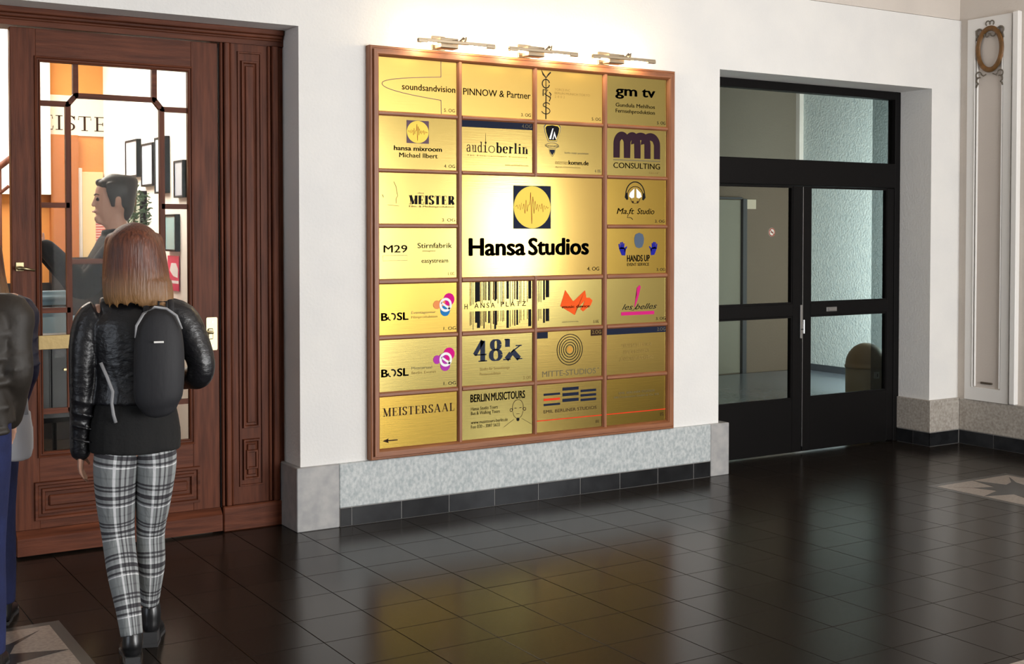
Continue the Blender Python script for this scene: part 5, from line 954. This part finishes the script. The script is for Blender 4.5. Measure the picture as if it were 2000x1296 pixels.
def standing(name_label, loc, face, H, outfit, arms, hairfn, cat='person', coat=(0.86, 0.19, 0.135), extra=None, head_fw=(0, 1, 0), stance=0.10):
    """a standing adult facing local +y turned by `face`; H = height in metres; arms = [(elbow, wrist)] left, right in units of H"""
    k = H/1.70; V = lambda *a: tuple(q*k for q in a)
    t = empty('person', loc, rz=face, label=name_label, cat=cat)
    bm = bmesh.new(); Xf = head_limbs(bm, V(0, 0.0, 1.585), head_fw, k)
    limb(bm, [V(0, -0.02, 1.36), V(0, -0.012, 1.44), V(0, -0.005, 1.51)], [0.058*k, 0.054*k, 0.055*k])
    limb(bm, [V(0, 0, 0.86), V(0, 0, 0.97), V(0, 0, 1.09), V(0, -0.005, 1.24), V(0, -0.01, 1.36)], [(0.14*k, 0.10*k), (0.145*k, 0.10*k), (0.12*k, 0.085*k), (0.145*k, 0.095*k), (0.14*k, 0.07*k)], 18)
    for sg, (el, wr) in zip((-1, 1), arms):
        sh = (sg*0.175, 0, 1.36); limb(bm, [V(sg*0.08, 0, 1.365), V(*sh), V(*el), V(*wr)], [0.05*k, 0.05*k, 0.036*k, 0.026*k])
        d = Vector(wr)-Vector(el); hand_limbs(bm, V(*wr), d, (-sg*0.8, 0.3, 0.5), (-sg*0.2, -0.5, -0.4) if d.z > 0 else (-sg, 0, 0), 0.6, 0.95*k)
    for sg in (-1, 1): limb(bm, [V(sg*0.085, 0, 0.88), V(sg*(stance-0.01), 0.0, 0.47), V(sg*stance, -0.02, 0.10), V(sg*stance, 0.0, 0.04)], [0.085*k, 0.056*k, 0.038*k, 0.035*k])
    obj('body', remesh(bm, 'body', 0.0075, 3), 'skin', t); face_parts(t, Xf, k)
    bm = bmesh.new(); z0, rw, rd = coat
    limb(bm, [V(0, 0, z0), V(0, 0, 1.0), V(0, 0, 1.12), V(0, -0.005, 1.25), V(0, -0.01, 1.34), V(0, -0.012, 1.40)], [(rw*k, rd*k), (rw*0.97*k, rd*k), (rw*0.92*k, rd*0.95*k), (rw*0.97*k, rd*k), (rw*0.96*k, rd*0.85*k), (0.10*k, 0.085*k)], 22, ends=False)
    limb(bm, [V(0, -0.018, 1.39), V(0, -0.012, 1.445)], [(0.088*k, 0.08*k), (0.08*k, 0.075*k)], 16, ends=False)
    for sg, (el, wr) in zip((-1, 1), arms):
        a = Vector(V(sg*0.185, 0, 1.345)); b_ = Vector(V(*el)); c = Vector(V(*wr))
        pts = [Vector(V(sg*0.09, 0, 1.36)), a] + [a.lerp(b_, q) for q in (0.3, 0.6)] + [b_] + [b_.lerp(c, q) for q in (0.35, 0.7, 0.95)]
        limb(bm, pts, [r*k*rw/0.19 for r in (0.06, 0.074, 0.070, 0.062, 0.060, 0.055, 0.050, 0.045)], 16)
        for q in (0.2, 0.45, 0.7, 0.9): m_ = a.lerp(b_, q); limb(bm, [m_+Vector((-0.055, -0.03, 0.0))*k, m_+Vector((0, -0.058, -0.008))*k, m_+Vector((0.055, -0.03, 0.0))*k], [0.010*k, 0.017*k, 0.010*k], 8)
    for q in range(5):
        z = 0.92 + q*0.09
        limb(bm, [V(-rw*0.85, -rd*0.5, z), V(0, -rd*0.99, z-0.01), V(rw*0.85, -rd*0.5, z)], [0.014*k, 0.018*k, 0.014*k], 8)
    obj(outfit[0], remesh(bm, outfit[0], 0.009, 3), outfit[1], t)
    bm = bmesh.new()
    for sg in (-1, 1): limb(bm, [V(sg*0.085, -0.005, 0.98), V(sg*0.09, -0.005, 0.80), V(sg*(stance-0.006), 0.0, 0.50), V(sg*stance, -0.012, 0.28), V(sg*stance, -0.015, 0.085)], [(0.098*k, 0.112*k), (0.092*k, 0.102*k), (0.066*k, 0.074*k), (0.060*k, 0.068*k), (0.055*k, 0.064*k)], 18, ends=False)
    obj('trousers', remesh(bm, 'trousers', 0.009, 3), outfit[2], t)
    for sg in (-1, 1): shoe(t, V(sg*stance, -0.05, 0), -sg*0.12, 'shoe', 0.10, k)
    bm = bmesh.new(); hairfn(bm, k); obj('hair', remesh(bm, 'hair', 0.007, 2), outfit[3], t)
    return t
def long_hair(bm, k):
    V = lambda *a: tuple(q*k for q in a)
    limb(bm, [V(0, -0.015, 1.712), V(0, -0.016, 1.703), V(0, -0.018, 1.685), V(0, -0.02, 1.655), V(0, -0.022, 1.59)], [(0.014*k, 0.016*k), (0.040*k, 0.045*k), (0.068*k, 0.074*k), (0.094*k, 0.100*k), (0.108*k, 0.11*k)], 20, ends=False)
    limb(bm, [V(0, -0.04, 1.62), V(0, -0.055, 1.50), V(0.02, -0.07, 1.38), V(0.03, -0.10, 1.27), V(0.03, -0.12, 1.19)], [(0.105*k, 0.085*k), (0.118*k, 0.07*k), (0.125*k, 0.055*k), (0.11*k, 0.045*k), (0.07*k, 0.02*k)], 20)
    for sg in (-1, 1): limb(bm, [V(sg*0.085, 0.01, 1.62), V(sg*0.10, 0.02, 1.50), V(sg*0.12, -0.02, 1.38), V(sg*0.13, -0.05, 1.28)], [(0.03*k, 0.04*k), (0.028*k, 0.045*k), (0.03*k, 0.04*k), (0.012*k, 0.02*k)], 12)
def short_hair(bm, k):
    V = lambda *a: tuple(q*k for q in a)
    limb(bm, [V(0, -0.012, 1.716), V(0, -0.012, 1.708), V(0, -0.014, 1.693), V(0, -0.02, 1.665), V(0, -0.034, 1.615), V(0, -0.056, 1.555)], [(0.014*k, 0.016*k), (0.040*k, 0.052*k), (0.062*k, 0.080*k), (0.080*k, 0.098*k), (0.083*k, 0.084*k), (0.066*k, 0.048*k)], 20, ends=False)
    for sg in (-1, 1): limb(bm, [V(sg*0.070, -0.005, 1.66), V(sg*0.074, 0.0, 1.62), V(sg*0.073, 0.008, 1.575), V(sg*0.068, 0.012, 1.555)], [(0.014*k, 0.05*k), (0.012*k, 0.046*k), (0.010*k, 0.022*k), (0.006*k, 0.012*k)], 12)
    limb(bm, [V(0, -0.06, 1.60), V(0, -0.062, 1.54), V(0, -0.055, 1.50)], [(0.072*k, 0.04*k), (0.062*k, 0.034*k), (0.05*k, 0.02*k)], 14)
    limb(bm, [V(-0.045, 0.055, 1.664), V(0.0, 0.068, 1.672), V(0.045, 0.055, 1.664)], [0.016*k, 0.020*k, 0.016*k], 10)
rz0 = math.radians(-12)
standing('person with long blond hair in a brown quilted coat at the left edge', (0.705, -1.46, 0), rz0, 1.70, ('coat', 'olive_coat', 'denim', 'blond'),
         [((-0.24, -0.02, 1.10), (-0.15, 0.18, 1.0)), ((0.200, -0.03, 1.135), (0.17, 0.14, 0.93))], long_hair, coat=(0.945, 0.20, 0.15))
nb = standing('person in a navy quilted coat and blue jeans behind the one in brown', (0.865, -0.80, 0), rz0, 1.66, ('coat', 'navy_coat', 'denim', 'red_hair'),
         [((-0.24, -0.02, 1.10), (-0.16, 0.14, 0.95)), ((0.205, -0.03, 1.10), (0.16, 0.12, 0.92))], long_hair, coat=(0.895, 0.185, 0.14))
tb_ = empty('tote_bag', (0.985, -1.035, 0.715), rz=rz0, label='off white cloth bag hanging below the navy quilted coat', cat='bag')
bm = bmesh.new(); limb(bm, [(0, 0, 0.02), (0, 0, 0.06), (0.003, 0, 0.13), (0.0, 0, 0.20)], [(0.060, 0.024), (0.066, 0.034), (0.062, 0.03), (0.056, 0.014)], 20); obj('bag_body', remesh(bm, 'bag_body', 0.008, 3), 'tote', tb_)
for y in (-0.018, 0.018): MB().tube([(-0.04, y, 0.19), (-0.035, y, 0.28), (0, y, 0.33), (0.035, y, 0.28), (0.04, y, 0.19)], 0.008, 8, flat=0.5).build('strap', 'tote', tb_, smooth=True)
M['black_cloth'] = mat('black_jacket_cloth', (0.006, 0.006, 0.007), 0.8, bump=0.3, bscale=20)
standing('dark haired man in black in profile, a reflection in the wooden door glass built as a figure', (1.865, 0.83, 0.011), math.radians(82), 1.955, ('jacket', 'black_cloth', 'black_cloth', 'hair_dark'),
         [((-0.20, 0.16, 1.16), (-0.06, 0.33, 1.36)), ((0.20, 0.14, 1.14), (0.05, 0.33, 1.34))], short_hair, coat=(0.90, 0.185, 0.13))  # man reflected in the door glass, built as a figure inside the lobby
ph = empty('reflected_phone', (1.462, 0.865, 1.66), rz=math.radians(82), label='phone held up by the reflected man in black, built behind the glass', cat='phone')
MB().box(-0.035, 0.035, -0.004, 0.004, -0.02, 0.11, 0.002).build('case', 'black_cloth', ph); MB().box(-0.031, 0.031, -0.0052, -0.004, -0.014, 0.104).build('screen', mat('phone_screen', (0.05, 0.06, 0.12), 0.2, emit=(0.4, 0.5, 1.0), estr=0.5), ph)  # belongs to the reflected man, built inside the lobby with him
